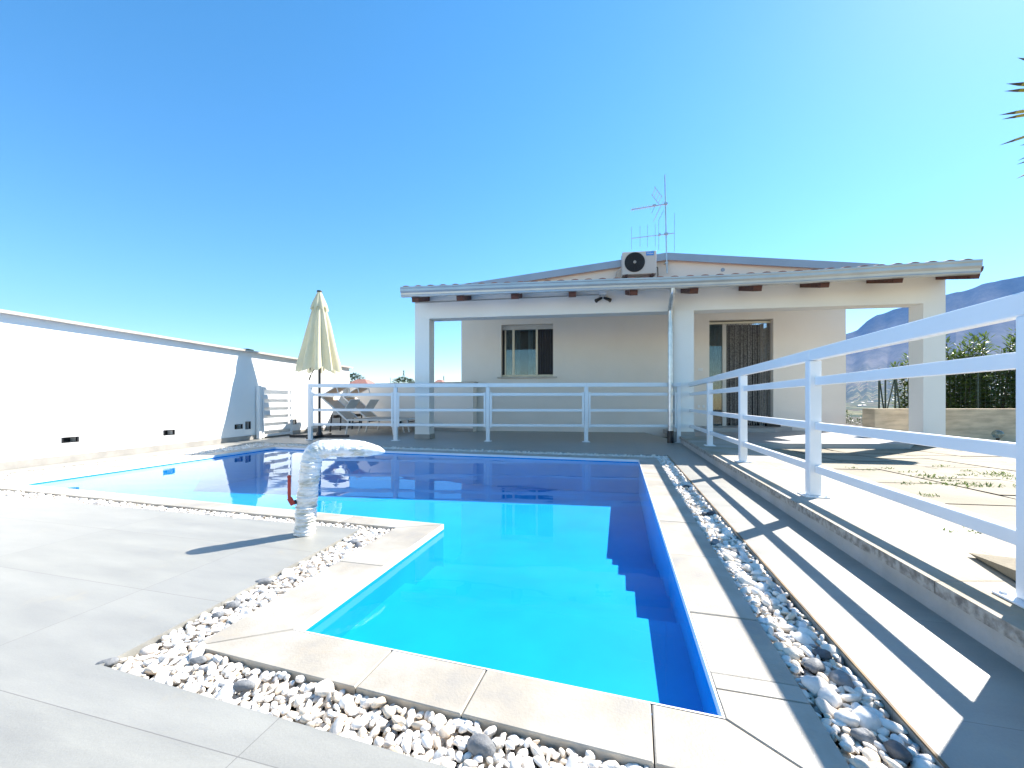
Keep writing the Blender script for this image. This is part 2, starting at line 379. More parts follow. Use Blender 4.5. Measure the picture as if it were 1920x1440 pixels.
# mortar bed below the slabs + white edge profile
mb=MB()
mb.add([(v.x,v.y,-.0365) for v in COP]+[(v.x,v.y,-.0365) for v in POOL],[(i,(i+1)%n,n+(i+1)%n,n+i) for i in range(n)])
mb.add([(v.x,v.y,-.0365) for v in COP]+[(v.x,v.y,-.10) for v in COP],[(i,n+i,n+(i+1)%n,(i+1)%n) for i in range(n)])
inp(mb,'mortar_bed','cap_stone')
cen=[]
def inset(poly,d):
    out=[]; nn=len(poly); ar=sum(poly[i].x*poly[(i+1)%nn].y-poly[(i+1)%nn].x*poly[i].y for i in range(nn)); sg=1 if ar>0 else -1
    for i in range(nn):
        a,b,c=poly[i-1],poly[i],poly[(i+1)%nn]; d1=(b-a).normalized(); d2=(c-b).normalized()
        n1=Vector((-d1.y,d1.x,0))*sg; n2=Vector((-d2.y,d2.x,0))*sg; m=(n1+n2); m=m/ m.dot(n1) if abs(m.dot(n1))>1e-4 else n1
        out.append(b+m*d)
    return out
EDG=inset(POOL,.005); mb=MB()
mb.add([(v.x,v.y,-.0005) for v in POOL]+[(v.x,v.y,-.0005) for v in EDG]+[(v.x,v.y,-.03) for v in EDG],[(i,(i+1)%n,n+(i+1)%n,n+i) for i in range(n)]+[(n+i,n+(i+1)%n,2*n+(i+1)%n,2*n+i) for i in range(n)])
inp(mb,'edge_profile','white')
# liner: walls + stepped floor (levels across the near leg)
SH=-.16; DEEP=-.44
LN=inset(POOL,.003)
A0,B0,C0,D0,E0,F0=LN
def onAF(y): t=(y-A0.y)/(F0.y-A0.y); return lerp(A0,F0,t)
def onBC(y): t=(y-B0.y)/(C0.y-B0.y); return lerp(B0,C0,t)
nd=(B0-A0).normalized()      # direction of near edge
def rowpts(s):  # line parallel to near edge, s metres from it: left end on AF (or notch), right end on BC
    nr=Vector((-nd.y,nd.x,0)); p=A0+nr*s
    def isec(q,dq):
        det=nd.x*(-dq.y)+dq.x*nd.y; rx,ry=q.x-p.x,q.y-p.y; k=(rx*(-dq.y)+dq.x*ry)/det; return p+nd*k
    return isec(A0,F0-A0),isec(B0,C0-B0)
steps=[(.0,SH),(.72,-.215),(1.08,-.27),(1.40,-.325),(1.68,-.38),(1.92,DEEP)]
mb=MB(); prev=None
W=lambda p,z:(p.x,p.y,z)
l0,r0=A0,B0; 
for k,(s,z) in enumerate(steps):
    if s==0: l,r=A0,B0
    else: l,r=rowpts(s)
    if k>0:
        mb.add([W(l,prev),W(r,prev),W(r,z),W(l,z)],[(0,1,2,3)])
    if k<len(steps)-1: l2,r2=rowpts(steps[k+1][0]); mb.add([W(l,z),W(r,z),W(r2,z),W(l2,z)],[(0,1,2,3)])
    else: mb.add([W(l,z),W(r,z),W(C0,z),W(D0,z),W(E0,z),W(F0,z)],[(0,1,2,3,4,5)])
    prev=z
inp(mb,'liner_floor','liner')
mb=MB(); mb.add([W(v,-.03) for v in LN]+[W(v,DEEP-.02) for v in LN],[(i,(i+1)%n,n+(i+1)%n,n+i) for i in range(n)])
inp(mb,'liner_wall','liner')
mb=MB(); mb.add([W(v,-.038) for v in inset(POOL,.0035)],[tuple(range(n))])
wo=struct(mb.build('water','water'))
# brown edging strip along the walkway side of the pebbles
mb=MB(); a=P(1770,1440); d=(PEB[2]-PEB[1])
mb.bar(PEB[1]+Vector((.004,0,-.02)),PEB[2]+Vector((.004,0,-.02)),.007,.05)
ed=mb.build('pebble_edging','brown'); tag(ed,'thin rusty brown metal edging between pebble strip and paved walkway','edging')
# ================================================================ pebbles
def ico(sub):
    bm=bmesh.new(); bmesh.ops.create_icosphere(bm,subdivisions=sub,radius=1); bm.verts.index_update()
    r=([v.co.copy() for v in bm.verts],[[v.index for v in f.verts] for f in bm.faces]); bm.free(); return r
ICO={k:ico(k) for k in (1,2,3)}
def inside(p,poly):
    c=False; j=len(poly)-1
    for i in range(len(poly)):
        a,b=poly[i],poly[j]
        if (a.y>p[1])!=(b.y>p[1]) and p[0]<(b.x-a.x)*(p[1]-a.y)/(b.y-a.y)+a.x: c=not c
        j=i
    return c
shapes={1:[],2:[],3:[]}
for sub in shapes:
    for k in range(14):
        o=Vector((random.random()*50,random.random()*50,3)); vs=[]
        for v in ICO[sub][0]:
            q=v*(1+.30*noise.noise(v*1.1+o)+.08*noise.noise(v*2.3+o)); vs.append(q)
        shapes[sub].append(vs)
PINS=inset(PEB,.010); PINS=[a for a in PINS]
COPO=inset(COP,-.004)
stones=[]   # big individual stones: (px,py,rx,ry,rz,rot,mat,label)
def add_peb(mb,x,y,z,r,sub,el=1.0):
    vs=random.choice(shapes[sub]); s=Vector((r*random.uniform(1.0,1.6)*el,r*random.uniform(.75,1.05),r*random.uniform(.42,.72)))
    T=Matrix.Rotation(random.uniform(0,6.28),3,'Z')@Matrix.Rotation(random.gauss(0,.5),3,'X')@Matrix.Rotation(random.gauss(0,.35),3,'Y')
    c=Vector((x,y,z)); mb.add([c+T@Vector((v.x*s.x,v.y*s.y,v.z*s.z)) for v in vs],ICO[sub][1])
big=[(1541,1222,.030,.016,.014,-.25,'stone_dark','long black pebble on top of the white pebbles near the walkway edging'),
 (1528,1245,.034,.026,.016,.6,'stone_grey','grey flat stone half under the long black pebble'),
 (1576,1270,.032,.030,.022,.3,'stone_grey','large dark grey stone beside the biggest white round pebbles'),
 (1531,1283,.036,.034,.026,.2,'stone_white','large round white pebble left of the big dark grey stone'),
 (1556,1305,.030,.028,.024,.9,'stone_white','round white pebble just below the big dark grey stone'),
 (1622,1342,.034,.032,.022,.5,'stone_white','broad white pebble below the middle of the right pebble strip'),
 (1586,1342,.028,.018,.018,-.5,'stone_white','long pale pebble left of the broad white one'),
 (1618,1374,.027,.017,.016,-.35,'stone_grey','smooth blue grey oval pebble low in the right strip'),
 (1683,1405,.020,.026,.020,.2,'stone_dark','pointed black stone nearest the camera in the right strip'),
 (1288,911,.045,.022,.016,-.1,'stone_dark','flat black stone across the pebble strip at its far end'),
 (1335,962,.038,.026,.022,.2,'stone_dark','round black stone halfway along the right pebble strip'),
 (1320,962,.022,.018,.016,.2,'stone_dark','small black stone touching the round black one'),
 (1378,1034,.022,.026,.018,.2,'stone_grey','small grey stone between white pebbles in the right strip'),
 (664,1015,.032,.024,.022,.3,'stone_grey','dark grey round stone near the pool corner behind the foil pipe'),
 (495,1088,.036,.018,.016,.5,'stone_grey','grey elongated stone at the deck edge of the left strip'),
 (436,1132,.026,.016,.016,.6,'stone_grey','wedge shaped grey stone in the left strip beside white pebbles'),
 (408,1150,.020,.014,.012,.2,'stone_grey','small light grey stone below the wedge shaped one'),
 (455,1281,.036,.015,.014,.15,'stone_grey','flat grey green stone in the front strip under the coping corner'),
 (903,1392,.038,.024,.022,-.3,'stone_grey','smooth blue grey stone among cream pebbles in the front strip'),
 (198,1240,.030,.016,.012,.5,'stone_grey','flat grey stone filling the front left corner of the strip'),
 (372,1234,.026,.014,.012,.1,'stone_grey','small grey stone tucked beside the coping corner'),]
bigc=[]
for (px,py,rx,ry,rz_,ro,mt,lb) in big:
    p=P(px,py,.0); 
    rx*=.88;ry*=.88;rz_*=.9; bigc.append((p.x,p.y,max(rx,ry)))
    vs=shapes[3][int(px)%14]; T=Matrix.Rotation(ro,3,'Z'); m=MB()
    m.add([T@Vector((v.x*rx,v.y*ry,v.z*rz_)) for v in vs],ICO[3][1])
    o=m.build('river_stone',mt,None,True,loc=(p.x,p.y,-.006)); tag(o,lb,'stone','single larger stones among the white pebbles')
grid={}
def free(x,y,r,fac):
    gx,gy=int(x/.05),int(y/.05)
    for i in range(-2,3):
        for j in range(-2,3):
            for (a,b,q) in grid.get((gx+i,gy+j),()):
                if (a-x)**2+(b-y)**2<((q+r)*fac)**2: return False
    return True
def put(x,y,r): grid.setdefault((int(x/.05),int(y/.05)),[]).append((x,y,r))
for layer,(zl,fac,tries) in enumerate(((-.036,.80,80000),(-.018,.76,120000))):
    grid={}; 
    if layer==1:
        for (x,y,r) in bigc: put(x,y,r*.8)
    mb=mb if layer else MB()
    xs=[p.x for p in PEB]; ys=[p.y for p in PEB]
    for i in range(tries):
        # sample per side of the ring
        k=random.choices(range(n),weights=[(PEB[(j+1)%n]-PEB[j]).length+.001 for j in range(n)])[0]
        t=random.random(); s=random.random()
        p=lerp(lerp(PEB[k],PEB[(k+1)%n],t),lerp(COP[k],COP[(k+1)%n],t),s)
        if p.y<.45: continue
        px=CX+F*p.x/p.y
        if px<-150 or px>2100: continue
        right=(k==1)
        r=random.choice([.0085,.010,.012,.014,.016] if not right else [.009,.011,.013,.015,.019]) if random.random()<.93 else random.uniform(.02,.026)
        if i<tries*.004 and right: r=random.uniform(.02,.027)
        if not inside((p.x,p.y),PEB) or inside((p.x,p.y),COPO): continue
        mrg=r*.55
        if not free(p.x,p.y,r,fac): continue
        # keep pebbles out of slabs
        bad=False
        for q in range(8):
            e=(p.x+mrg*math.cos(q*.785),p.y+mrg*math.sin(q*.785))
            if not inside(e,PEB) or inside(e,COP): bad=True;break
        if bad: continue
        put(p.x,p.y,r); far=p.y
        sub=2 if far<2.6 else 1
        add_peb(mb,p.x,p.y,zl+random.uniform(-.003,.008)+ (r-.014)*.3,r,sub)
pb=mb.build('pebbles','pebble',None,True); tag(pb,'white and cream rounded pebbles filling the channel around the pool coping','pebbles',None,'stuff')
# ================================================================ low wall, strip and terrace on the right
Y0,Y1=-16.0,7.45
lw=empty('low_wall',(WB(3).x,3,0),0,'low grey kerb wall with weathered stone cap carrying the right-hand white railing','low wall')
off=-Vector((WB(3).x,3,0))
mb=MB(); mb.prism([WB(Y0),WB(Y1),SB(Y1),SB(Y0)],-.05,.074); inp(mb,'wall','wall_grey',lw,off)
Yc=[Y0]; 
while Yc[-1]<Y1-.8: Yc.append(Yc[-1]+random.uniform(.85,1.0))
Yc.append(Y1)
for i in range(len(Yc)-1):
    a,b=Yc[i]+.002,Yc[i+1]-.002
    cf=lambda Y,o=0:Vector((.263*Y+1.77*.63-.005+o,Y,0))
    mb=MB(); mb.prism([cf(a),cf(b),cf(b,.42),cf(a,.42)],.0755,.12); o=inp(mb,'cap_slab',['cream_strip','wall_old'],lw,off)
    for pl in o.data.polygons: pl.material_index=0 if pl.normal.z>.5 else 1
mb=MB(); mb.prism([Vector((.263*Y+1.77*.63+.418,Y,0)) for Y in (Y0,Y1)]+[SB(Y1),SB(Y0)],.0755,.1195); inp(mb,'concrete_margin','cream_strip',lw,off)
def tz(p): # terrace falls gently towards the porch
    t=min(max((p[1]-2.6)/(6.2-2.6),0),1); return .112-(.112-.004)*t
tp=[(SB(-16).x,-16),(SB(2.6).x,2.6),(SB(6.2).x,6.2),(SB(7.5).x,7.5),(SB(7.5).x,20),(18,20),(18,6.2),(18,2.6),(18,-16)]
mb=MB(); vs=[(x,y,tz((x,y))-.022) for x,y in tp]
mb.add(vs,[(0,1,7,8),(1,2,6,7),(2,3,4,5,6)]); 
g0=struct(mb.build('terrace_bed','soil'))
# paving slabs in rows parallel to the walkway
mb=MB(); kx=[3.2,4.16,5.15,6.15,7.15,8.1,9.1,10.1,11.1,12.1,13.1,14.1,15.2,16.2,17.2]
random.seed(11)
for i in range(len(kx)-1):
    y=-9+random.uniform(0,.8); x0=lambda Y:.263*Y+kx[i]*.63+.010; x1=lambda Y:.263*Y+kx[i+1]*.63-.010
    while y<7.4:
        L=random.uniform(.62,.74) if i%2 else random.uniform(.60,.9); y2=y+L; sk=-.14
        w=(kx[i+1]-kx[i])*.63
        q=[Vector((x0(y),y,0)),Vector((x1(y+sk*w),y+sk*w,0)),Vector((x1(y2+sk*w-.022),y2+sk*w-.022,0)),Vector((x0(y2-.022),y2-.022,0))]
        dz=random.uniform(-.003,.003)
        mb.prism(q,lambda p:tz(p)-.03,lambda p,dz=dz:tz(p)+dz); y=y2
tv=struct(mb.build('terrace_paving',['terrace','soil']))
for p_ in tv.data.polygons: p_.material_index=0 if p_.normal.z>.5 else 1
# loose stone slab at the right edge
a,b,c_,d_=P(1817,1036,.16),P(1935,1047,.18),P(1960,1085,.12),P(1880,1062,.12)
mb=MB(); pts=[P(1815,1036,.135),P(1990,1056,.19),P(2010,1110,.19)]
mb.add([pts[0],pts[1],pts[2],(pts[0].x+.01,pts[0].y-.02,.12),(pts[1].x,pts[1].y,.125),(pts[2].x,pts[2].y,.125)],[(0,2,1),(0,3,5,2),(2,5,4,1),(1,4,3,0)])
o=mb.build('stone_wedge','terrace'); tag(o,'tilted pale stone slab lying at the right end of the concrete strip','stone slab')
# ================================================================ railings
PZ=[(1.06,.075,.045),(.885,.055,.035),(.588,.05,.035),(.305,.05,.035)]
def railing(name,label,pts,z0s,side,posts_w=.07,cap_ext=.04,upr=True):
    """pts: post positions (xy) ; rails between"""
    r=empty(name,(pts[0].x,pts[0].y,0),0,label,'railing'); off=Vector((-pts[0].x,-pts[0].y,0))
    d=(pts[-1]-pts[0]).normalized(); ang=math.atan2(d.y,d.x)
    nrm=Vector((-d.y,d.x,0))*side
    m=MB(); zt,hh,dd=PZ[0]
    for i in range(len(pts)-1):
        a=pts[i]-(d*cap_ext if i==0 else Vector()); b=pts[i+1]+(d*cap_ext if i==len(pts)-2 else Vector())
        m=MB(); m.bar(Vector((a.x,a.y,zt))+d*.0008,Vector((b.x,b.y,zt))-d*.0008,.05,hh,bev=.004); inp(m,'top_rail','rail',r,off)
    for i,p in enumerate(pts):
        z0=z0s[i]
        m=MB(); m.box((p.x,p.y,(z0+.008+1.02)/2),(posts_w,posts_w,1.02-z0-.008),ang,.004); po=inp(m,'post','rail',r,off)
        m=MB(); m.box((p.x,p.y,z0+.0045),(.14,.14,.008),ang,.002); 
        for sx in(-1,1):
            for sy in(-1,1):
                q=Vector((p.x,p.y,z0+.012))+d*sx*.052+nrm*sy*.052; m.box(q,(.014,.014,.009),ang)
        inp(m,'base_plate','rail',po,off)
    for i in range(len(pts)-1):
        a=pts[i]+d*(posts_w/2+.001); b=pts[i+1]-d*(posts_w/2+.001); o2=nrm*.012
        for (z,h_,t_) in PZ[1:]:
            m=MB(); m.bar(Vector((a.x,a.y,z))+o2,Vector((b.x,b.y,z))+o2,t_,h_,bev=.003); inp(m,'rail','rail',r,off)
        for e,s in (((a,1),(b,-1)) if upr else ()):
            q=e+d*s*.024+o2*2.6
            m=MB(); m.box((q.x,q.y,(.28+.91)/2),(.035,.02,.66),ang,.002); inp(m,'panel_upright','rail',r,off)
    return r
def rp(Y): return Vector((.263*Y+1.30,Y,0))
rY=[988/(px-1160) for px in (1950,1525,1393,1331,1290)]
railing('railing','white slatted railing running along the low wall on the right',[rp(y) for y in rY],[.12]*5,-1,upr=False)
fl=[(582,7.95),(742,7.78),(915,7.65),(1099,7.52),(1272,7.42)]
railing('railing','white slatted railing across the far deck in front of the porch',[Vector(((px-CX)*Y/F,Y,0)) for px,Y in fl],[0]*4+[0.0],-1)
# parapet continuing the railing beyond the frame
mb=MB(); a,b=rp(1.19),rp(-6); w=Vector((.05,0,0))
mb.prism([a-w,a+w,b+w,b-w],.121,1.09); o=mb.build('parapet_wall','plaster_white'); tag(o,'white parapet wall that takes over where the right railing ends','wall')
# ================================================================ left boundary wall
WL0=P(0,882); wd=Vector((.124,1,0)).normalized(); wn=Vector((wd.y,-wd.x,0))   # wn points to the pool side
def WLp(Y,z=0,o=0):
    s=(Y-WL0.y)/wd.y; q=WL0+wd*s+wn*o; return Vector((q.x,q.y,z))
def WLpx(px,py,o=0):  # pixel -> point on wall face (offset o)
    k=(px-CX)/F; base=WL0+wn*o
    # X=kY ; (X-bx)*1 = .124*(Y-by)
    Y=(base.x-.124*base.y)/(k-.124); return Vector((k*Y,Y,H+(HY-py)*Y/F))
wall=empty('boundary_wall',WLp(6),0,'long white plastered boundary wall with stone cap left of the pool','wall'); off=-WLp(6)
YE=11.67; zt0,zt1=1.712,1.745
def wallbox(name,mat,Ya,Yb,o0,o1,z0,z1,holes=None,bev=False):
    m=MB(); m.prism([WLp(Ya,0,o0),WLp(Yb,0,o0),WLp(Yb,0,o1),WLp(Ya,0,o1)],z0,z1); return inp(m,name,mat,wall,off)
# wall body built as bands with real drainage openings
holes=[(115,148,818,831),(306,328,805,817),(440,455,795,805),(460,470,790,805),(545,556,786,796)]
hb=[]
for (x0,x1,y0,y1) in holes:
    a=WLpx(x0,y1); b=WLpx(x1,y0); hb.append((a.y,b.y,a.z,WLpx(x1,y0).z))
zl=min(h[2] for h in hb); zh=max(h[3] for h in hb)
m=MB()
def wb(m,Ya,Yb,z0,z1): m.prism([WLp(Ya,0,-.2),WLp(Yb,0,-.2),WLp(Yb,0,0),WLp(Ya,0,0)],z0,z1)
wb(m,-12,YE,-.1,zl); wb(m,-12,YE,zh,zt0)
ys=-12
for (ya,yb,z0,z1) in sorted(hb):
    wb(m,ys,ya,zl,zh)
    if z0-zl>.001: wb(m,ya,yb,zl,z0)
    if zh-z1>.001: wb(m,ya,yb,z1,zh)
    ys=yb
wb(m,ys,YE,zl,zh)
inp(m,'wall','plaster_white',wall,off)
for i,(ya,yb,z0,z1) in enumerate(sorted(hb)):
    m=MB(); m.prism([WLp(ya-.01,0,-.19),WLp(yb+.01,0,-.19),WLp(yb+.01,0,-.13),WLp(ya-.01,0,-.13)],z0-.01,z1+.01)
    o=inp(m,'drain_box','red' if i==3 else 'dark',wall,off)
    m=MB()
    for (za,zb,yA,yB) in ((z0,z0+.008,ya,yb),(z1-.008,z1,ya,yb),(z0+.008,z1-.008,ya,ya+.02),(z0+.008,z1-.008,yb-.02,yb)):
        m.prism([WLp(yA,0,-.02),WLp(yB,0,-.02),WLp(yB,0,.003),WLp(yA,0,.003)],za,zb)
    inp(m,'vent_frame','black_plastic',wall,off)
wallbox('skirting','skirting',-12,YE,.001,.014,.001,.088)
Yw=-12
while Yw<YE+.02:
    wallbox('cap_slab','cap_stone',Yw+.002,min(Yw+1.2,YE+.06)-.002,-.25,.085,zt0,zt1); Yw+=1.2
# small teal offcut on the cap
q=WLpx(466,652,-.05); mb=MB(); mb.box((0,0,.02),(.10,.16,.035),R(-8),.004); o=mb.build('cap_box','trunk_fence',loc=(q.x,q.y,zt1+.001)); tag(o,'small dark green box sitting on the cap of the left wall','box')
# gate leaf in the left wall
g=WLp(8.35,0,.06); ga=math.atan2(wd.y,wd.x)
gate=empty('gate',(g.x,g.y,0),ga,'white metal gate of horizontal slats standing open against the left wall','gate')
# local x along wall away, local y -> -wn
y0g=WLpx(478,825).y; y1g=WLpx(541,805).y
def gx(Y): return (Y-g.y)/wd.y
m=MB(); m.box((gx(y0g)+.03,0,.54),(.07,.07,1.06),0,.004); m.build('post','rail',gate)
m=MB(); m.box((gx(y0g)+.13,0,.53),(.05,.04,1.04),0,.004); m.box((gx(y1g),0,.53),(.05,.04,1.04),0,.004)
for z in (.06,1.02): m.box(((gx(y0g)+.155+gx(y1g)-.025)/2,0,z),(gx(y1g)-gx(y0g)-.182,.036,.05))
m.build('leaf_frame','rail',gate)
for z in (.20,.36,.52,.68,.85):
    m=MB(); m.box(((gx(y0g)+.155+gx(y1g)-.025)/2,-.0,z),(gx(y1g)-gx(y0g)-.182,.022,.095),0,.003); m.build('slat','rail',gate)
m=MB(); m.bar((gx(y0g)+.2,-.03,.47),(gx(y0g)+.3,-.03,.47),.012,.015); m.build('handle','galv',gate)
# ================================================================ umbrella
ux=Vector(((599-CX)/F*8.5,8.5,0))
um=empty('umbrella',ux,0,'closed cream sun umbrella on a dark pole beside the far deck railing','umbrella')
m=MB(); m.tube([(0,0,.02),(0,0,2.98)],.027,12); m.build('pole','black_metal',um,True)
m=MB(); m.bar((-.62,.02,.03),(.62,-.02,.03),.07,.05); m.build('base_bar','black_metal',um)
m=MB(); m.bar((-.02,-.45,.031),(.02,-.04,.031),.07,.05); m.bar((.02,.04,.031),(.02,.45,.031),.07,.05); m.build('base_bar','black_metal',um)
m=MB(); m.lathe([(.07,.055),(.06,.09),(.035,.13),(.032,.3)],n=14); m.build('pole_socket','black_metal',um,True)
def fold(a,i,prof_n=1): return 1
def canopy(prof,nf,amp,ph=0,n_=96,drop=.05):
    m=MB(); vs=[];fs=[]
    for i,(r,z) in enumerate(prof):
        t=i/(len(prof)-1)
        for k in range(n_):
            a=2*math.pi*k/n_; fo=math.cos(nf*a+ph+.6*math.sin(2*a)*t+.35*noise.noise((math.cos(a)*2,math.sin(a)*2,z)))
            rr=r*(1+amp*(.25+.75*t)*fo+.05*noise.noise((a*1.5,z*2,3)))
            zz=z-(drop*(.5+.5*math.cos(nf*a+ph)) if i==len(prof)-1 else 0)+.03*t*noise.noise((math.cos(a)*3,math.sin(a)*3,t))
            vs.append((rr*math.cos(a),rr*math.sin(a),zz))
    L=len(prof)
    for i in range(L-1):
        for k in range(n_): fs.append((i*n_+k,i*n_+(k+1)%n_,(i+1)*n_+(k+1)%n_,(i+1)*n_+k))
    m.add(vs,fs); return m
canopy([(.05,3.0),(.11,2.78),(.15,2.60),(.205,2.35),(.26,2.05),(.31,1.78),(.355,1.55),(.375,1.46)],10,.20,drop=.10).build('canopy','umbrella',um,True)
canopy([(.035,3.05),(.06,3.0),(.10,2.90),(.14,2.80),(.165,2.73)],8,.10,.3,drop=.07).build('canopy_vent','umbrella',um,True)
m=MB(); m.lathe([(.03,3.04),(.055,3.05),(.05,3.075),(.01,3.085)],n=14); m.build('finial','black_plastic',um,True)
for k in range(8):
    a=k*math.pi/4+.2; m=MB(); m.bar((.05*math.cos(a),.05*math.sin(a),2.9),(.36*math.cos(a),.36*math.sin(a),1.42),.012,.018); m.build('rib','black_metal',um)
m=MB(); m.bar((-.03,0,1.55),(-.17,-.03,1.30),.015,.015); m.tube([(-.17,-.03,1.30),(-.20,-.03,1.20)],.016,8); m.build('crank','black_plastic',um,True)
# ================================================================ foil-wrapped pipe
pbp=P(571,1001); fp=empty('foil_wrapped_pipe',pbp,0,'bent water jet pipe wrapped in silver foil standing on the deck by the pool','pipe')
sd=Vector((.853,.522,0))
pts=[];rs=[]
top=A(590,838,2.28)-pbp
for k in range(15):
    t=k/14; pts.append(Vector((top.x*t**1.3*.55, 0, .0+t*.40))); rs.append(.052+.004*math.sin(k*1.9)+(.003 if k%3==0 else 0))
bend0=pts[-1].copy()
for k in range(1,8):
    t=k/7; th=t*math.pi/2*.98; pts.append(bend0+sd*(.062*(1-math.cos(th)))+Vector((0,0,.075*math.sin(th)))); rs.append(.054)
end=pts[-1].copy()
for k,(dx,rr,dz) in enumerate([(.04,.052,.002),(.08,.05,.002),(.12,.052,-.001),(.17,.050,-.004),(.22,.046,-.010),(.27,.038,-.018),(.31,.028,-.026),(.335,.018,-.032),(.35,.008,-.036)]):
    pts.append(end+sd*dx+Vector((0,0,dz))); rs.append(rr)
P2=[];R2=[]
for i in range(len(pts)-1):
    for k in range(6): P2.append(pts[i].lerp(pts[i+1],k/6)); R2.append(rs[i]+(rs[i+1]-rs[i])*k/6)
P2.append(pts[-1]); R2.append(rs[-1]); acc=0
for i in range(len(P2)):
    if i: acc+=(P2[i]-P2[i-1]).length
    R2[i]*=1+.035*math.sin(acc*330+2*noise.noise((acc*9,1,2)))*(1 if acc<.42 else .35)
m=MB(); m.tube(P2,R2,36)
vv=[]
for v in m.v:
    q=Vector(v); k=noise.noise(q*22)*.006+noise.noise(q*60)*.003+.0015*math.sin(q.z*260+3*noise.noise(q*8)); c=Vector((q.x,q.y,0)); vv.append(tuple(q+Vector((noise.noise(q*30),noise.noise(q*30+Vector((9,0,0))),noise.noise(q*30+Vector((0,9,0)))))*.004))
m.v=vv; m.build('pipe','foil',fp,True)
for z in (.155,.30):
    m=MB(); m.tube([(bend0.x*(z/.4)**1.3+.0555*math.cos(a),.0555*math.sin(a),z+.003*math.sin(2*a)) for a in [i*math.pi/8 for i in range(17)]],.004,6)
    m.build('tie_band','foil',fp,True)
m=MB(); hx=-.040; m.tube([(hx+.03,-.012,.195),(hx-.005,-.035,.185)],.012,10); m.build('valve_stem','black_metal',fp,True)
m=MB(); m.bar((hx-.002,-.04,.175),(hx-.022,-.045,.215),.010,.026,bev=.002); m.bar((hx-.022,-.045,.213),(hx-.022,-.045,.33),.006,.018,up=(1,0,0),bev=.002); m.tube([(hx-.022,-.049,.332),(hx-.022,-.041,.332)],.010,12); m.build('lever','red',fp)
# ================================================================ house (local frame: u right along the front, v away, z up)
Lh=Vector((-1.952,8.15,0)); hd=Vector((.9895,-.1448,0)); hn=Vector((.1448,.9895,0)); hrz=math.atan2(hd.y,hd.x)
nL=hn.dot(Lh)
def HP(px,py,v):
    k=(px-CX)/F; Y=(nL+v)/(hn.x*k+hn.y); p=Vector((k*Y,Y,0)); return hd.dot(p-Lh), H+(HY-py)*Y/F
def HW(u,v,z=0): q=Lh+hd*u+hn*v; return Vector((q.x,q.y,z))
house=empty('house',(Lh.x,Lh.y,0),hrz,'single-storey beige house with porch, white pillars and low gabled roof','house')
WV=2.4
uL=HP(865,700,WV)[0]; uR=HP(1586,700,WV)[0]
beam0=2.41; UR=HP(1773,600,0)[0]; ps=.30
def hb_(name,mat,u0,u1,v0,v1,z0,z1,parent=house,bev=0):
    m=MB(); m.box(((u0+u1)/2,(v0+v1)/2,(z0+z1)/2),(u1-u0,v1-v0,z1-z0),0,bev); return m.build(name,mat,parent)
# gable geometry
GV=WV-.10
pk=HP(1250,475,GV); el=HP(857,530.6,GV); er=HP(1600,498,GV)
ms=((pk[1]-el[1])/(pk[0]-el[0])+(pk[1]-er[1])/(er[0]-pk[0]))/2
uP,zP=pk; 
def groof(u): return zP-ms*abs(u-uP)
# wall with openings
wx=HP(940,608,WV); wx2=HP(1037,706,WV); dx=HP(1330,598,WV); dx2=HP(1450,770,WV)
wu0,wu1,wz0,wz1=wx[0],wx2[0],wx2[1],HP(988,608,WV)[1]
du0,du1,dz1=dx[0],dx2[0],HP(1390,599,WV)[1]
DZ=.17
m=MB(); T=.35
zc=groof(uL)-.12
def wbx(u0,u1,z0,z1): m.box(((u0+u1)/2,WV+T/2,(z0+z1)/2),(u1-u0,T,z1-z0))
zmax=2.95
wbx(uL,wu0,-.1,zmax); wbx(wu0,wu1,-.1,wz0); wbx(wu0,wu1,wz1,zmax); wbx(wu1,du0,-.1,zmax); wbx(du0,du1,-.1,DZ); wbx(du0,du1,dz1,zmax); wbx(du1,uR,-.1,zmax)
# gable part
gp=[(uL,zmax),(uR,zmax),(uR,groof(uR)-.13),(uP,zP-.13),(uL,groof(uL)-.13)]
k=len(m.v); m.add([(u,WV,z) for u,z in gp]+[(u,WV+T,z) for u,z in gp],[(0,1,2,3,4),(9,8,7,6,5)]+[(i,5+i,5+(i+1)%5,(i+1)%5) for i in range(5)])
m.box((uL+.15,WV+T+4,1.5),(.3,8,3.0)); m.box((uR-.15,WV+T+4,1.5),(.3,8,3.0)); m.box(((uL+uR)/2,WV+T+8.15,1.5),(uR-uL,.3,3.0))
m.build('wall','plaster_beige',house)
# gabled roof
m=MB(); th=.13; ee=.35
ue0,ue1=HP(857,530,GV)[0]-.3,HP(1600,498,GV)[0]+.5
for (a,b) in ((ue0,uP),(uP,ue1)):
    za,zb=groof(a),groof(b)
    m.add([(a,GV,za-.02),(b,GV,zb-.02),(b,WV+9,zb-.02),(a,WV+9,za-.02),(a,GV,za-th),(b,GV,zb-th),(b,WV+9,zb-th),(a,WV+9,za-th)],[(0,1,2,3),(7,6,5,4),(0,4,5,1),(2,6,7,3),(1,5,6,2),(3,7,4,0)])
ro=m.build('roof',['tile','plaster_beige'],house)
for p_ in ro.data.polygons: p_.material_index=1 if p_.normal.z<.3 else 0
for (a,b) in ((ue0,uP-.002),(uP+.002,ue1)):
    za,zb=groof(a),groof(b); m=MB(); v0,v1=GV-.02,GV-.001
    m.add([(a,v0,za+.012),(b,v0,zb+.012),(b,v1,zb+.012),(a,v1,za+.012),(a,v0,za-.16),(b,v0,zb-.16),(b,v1,zb-.16),(a,v1,za-.16)],[(0,1,2,3),(7,6,5,4),(0,4,5,1),(2,6,7,3),(1,5,6,2),(3,7,4,0)])
    m.build('fascia','fascia',house)
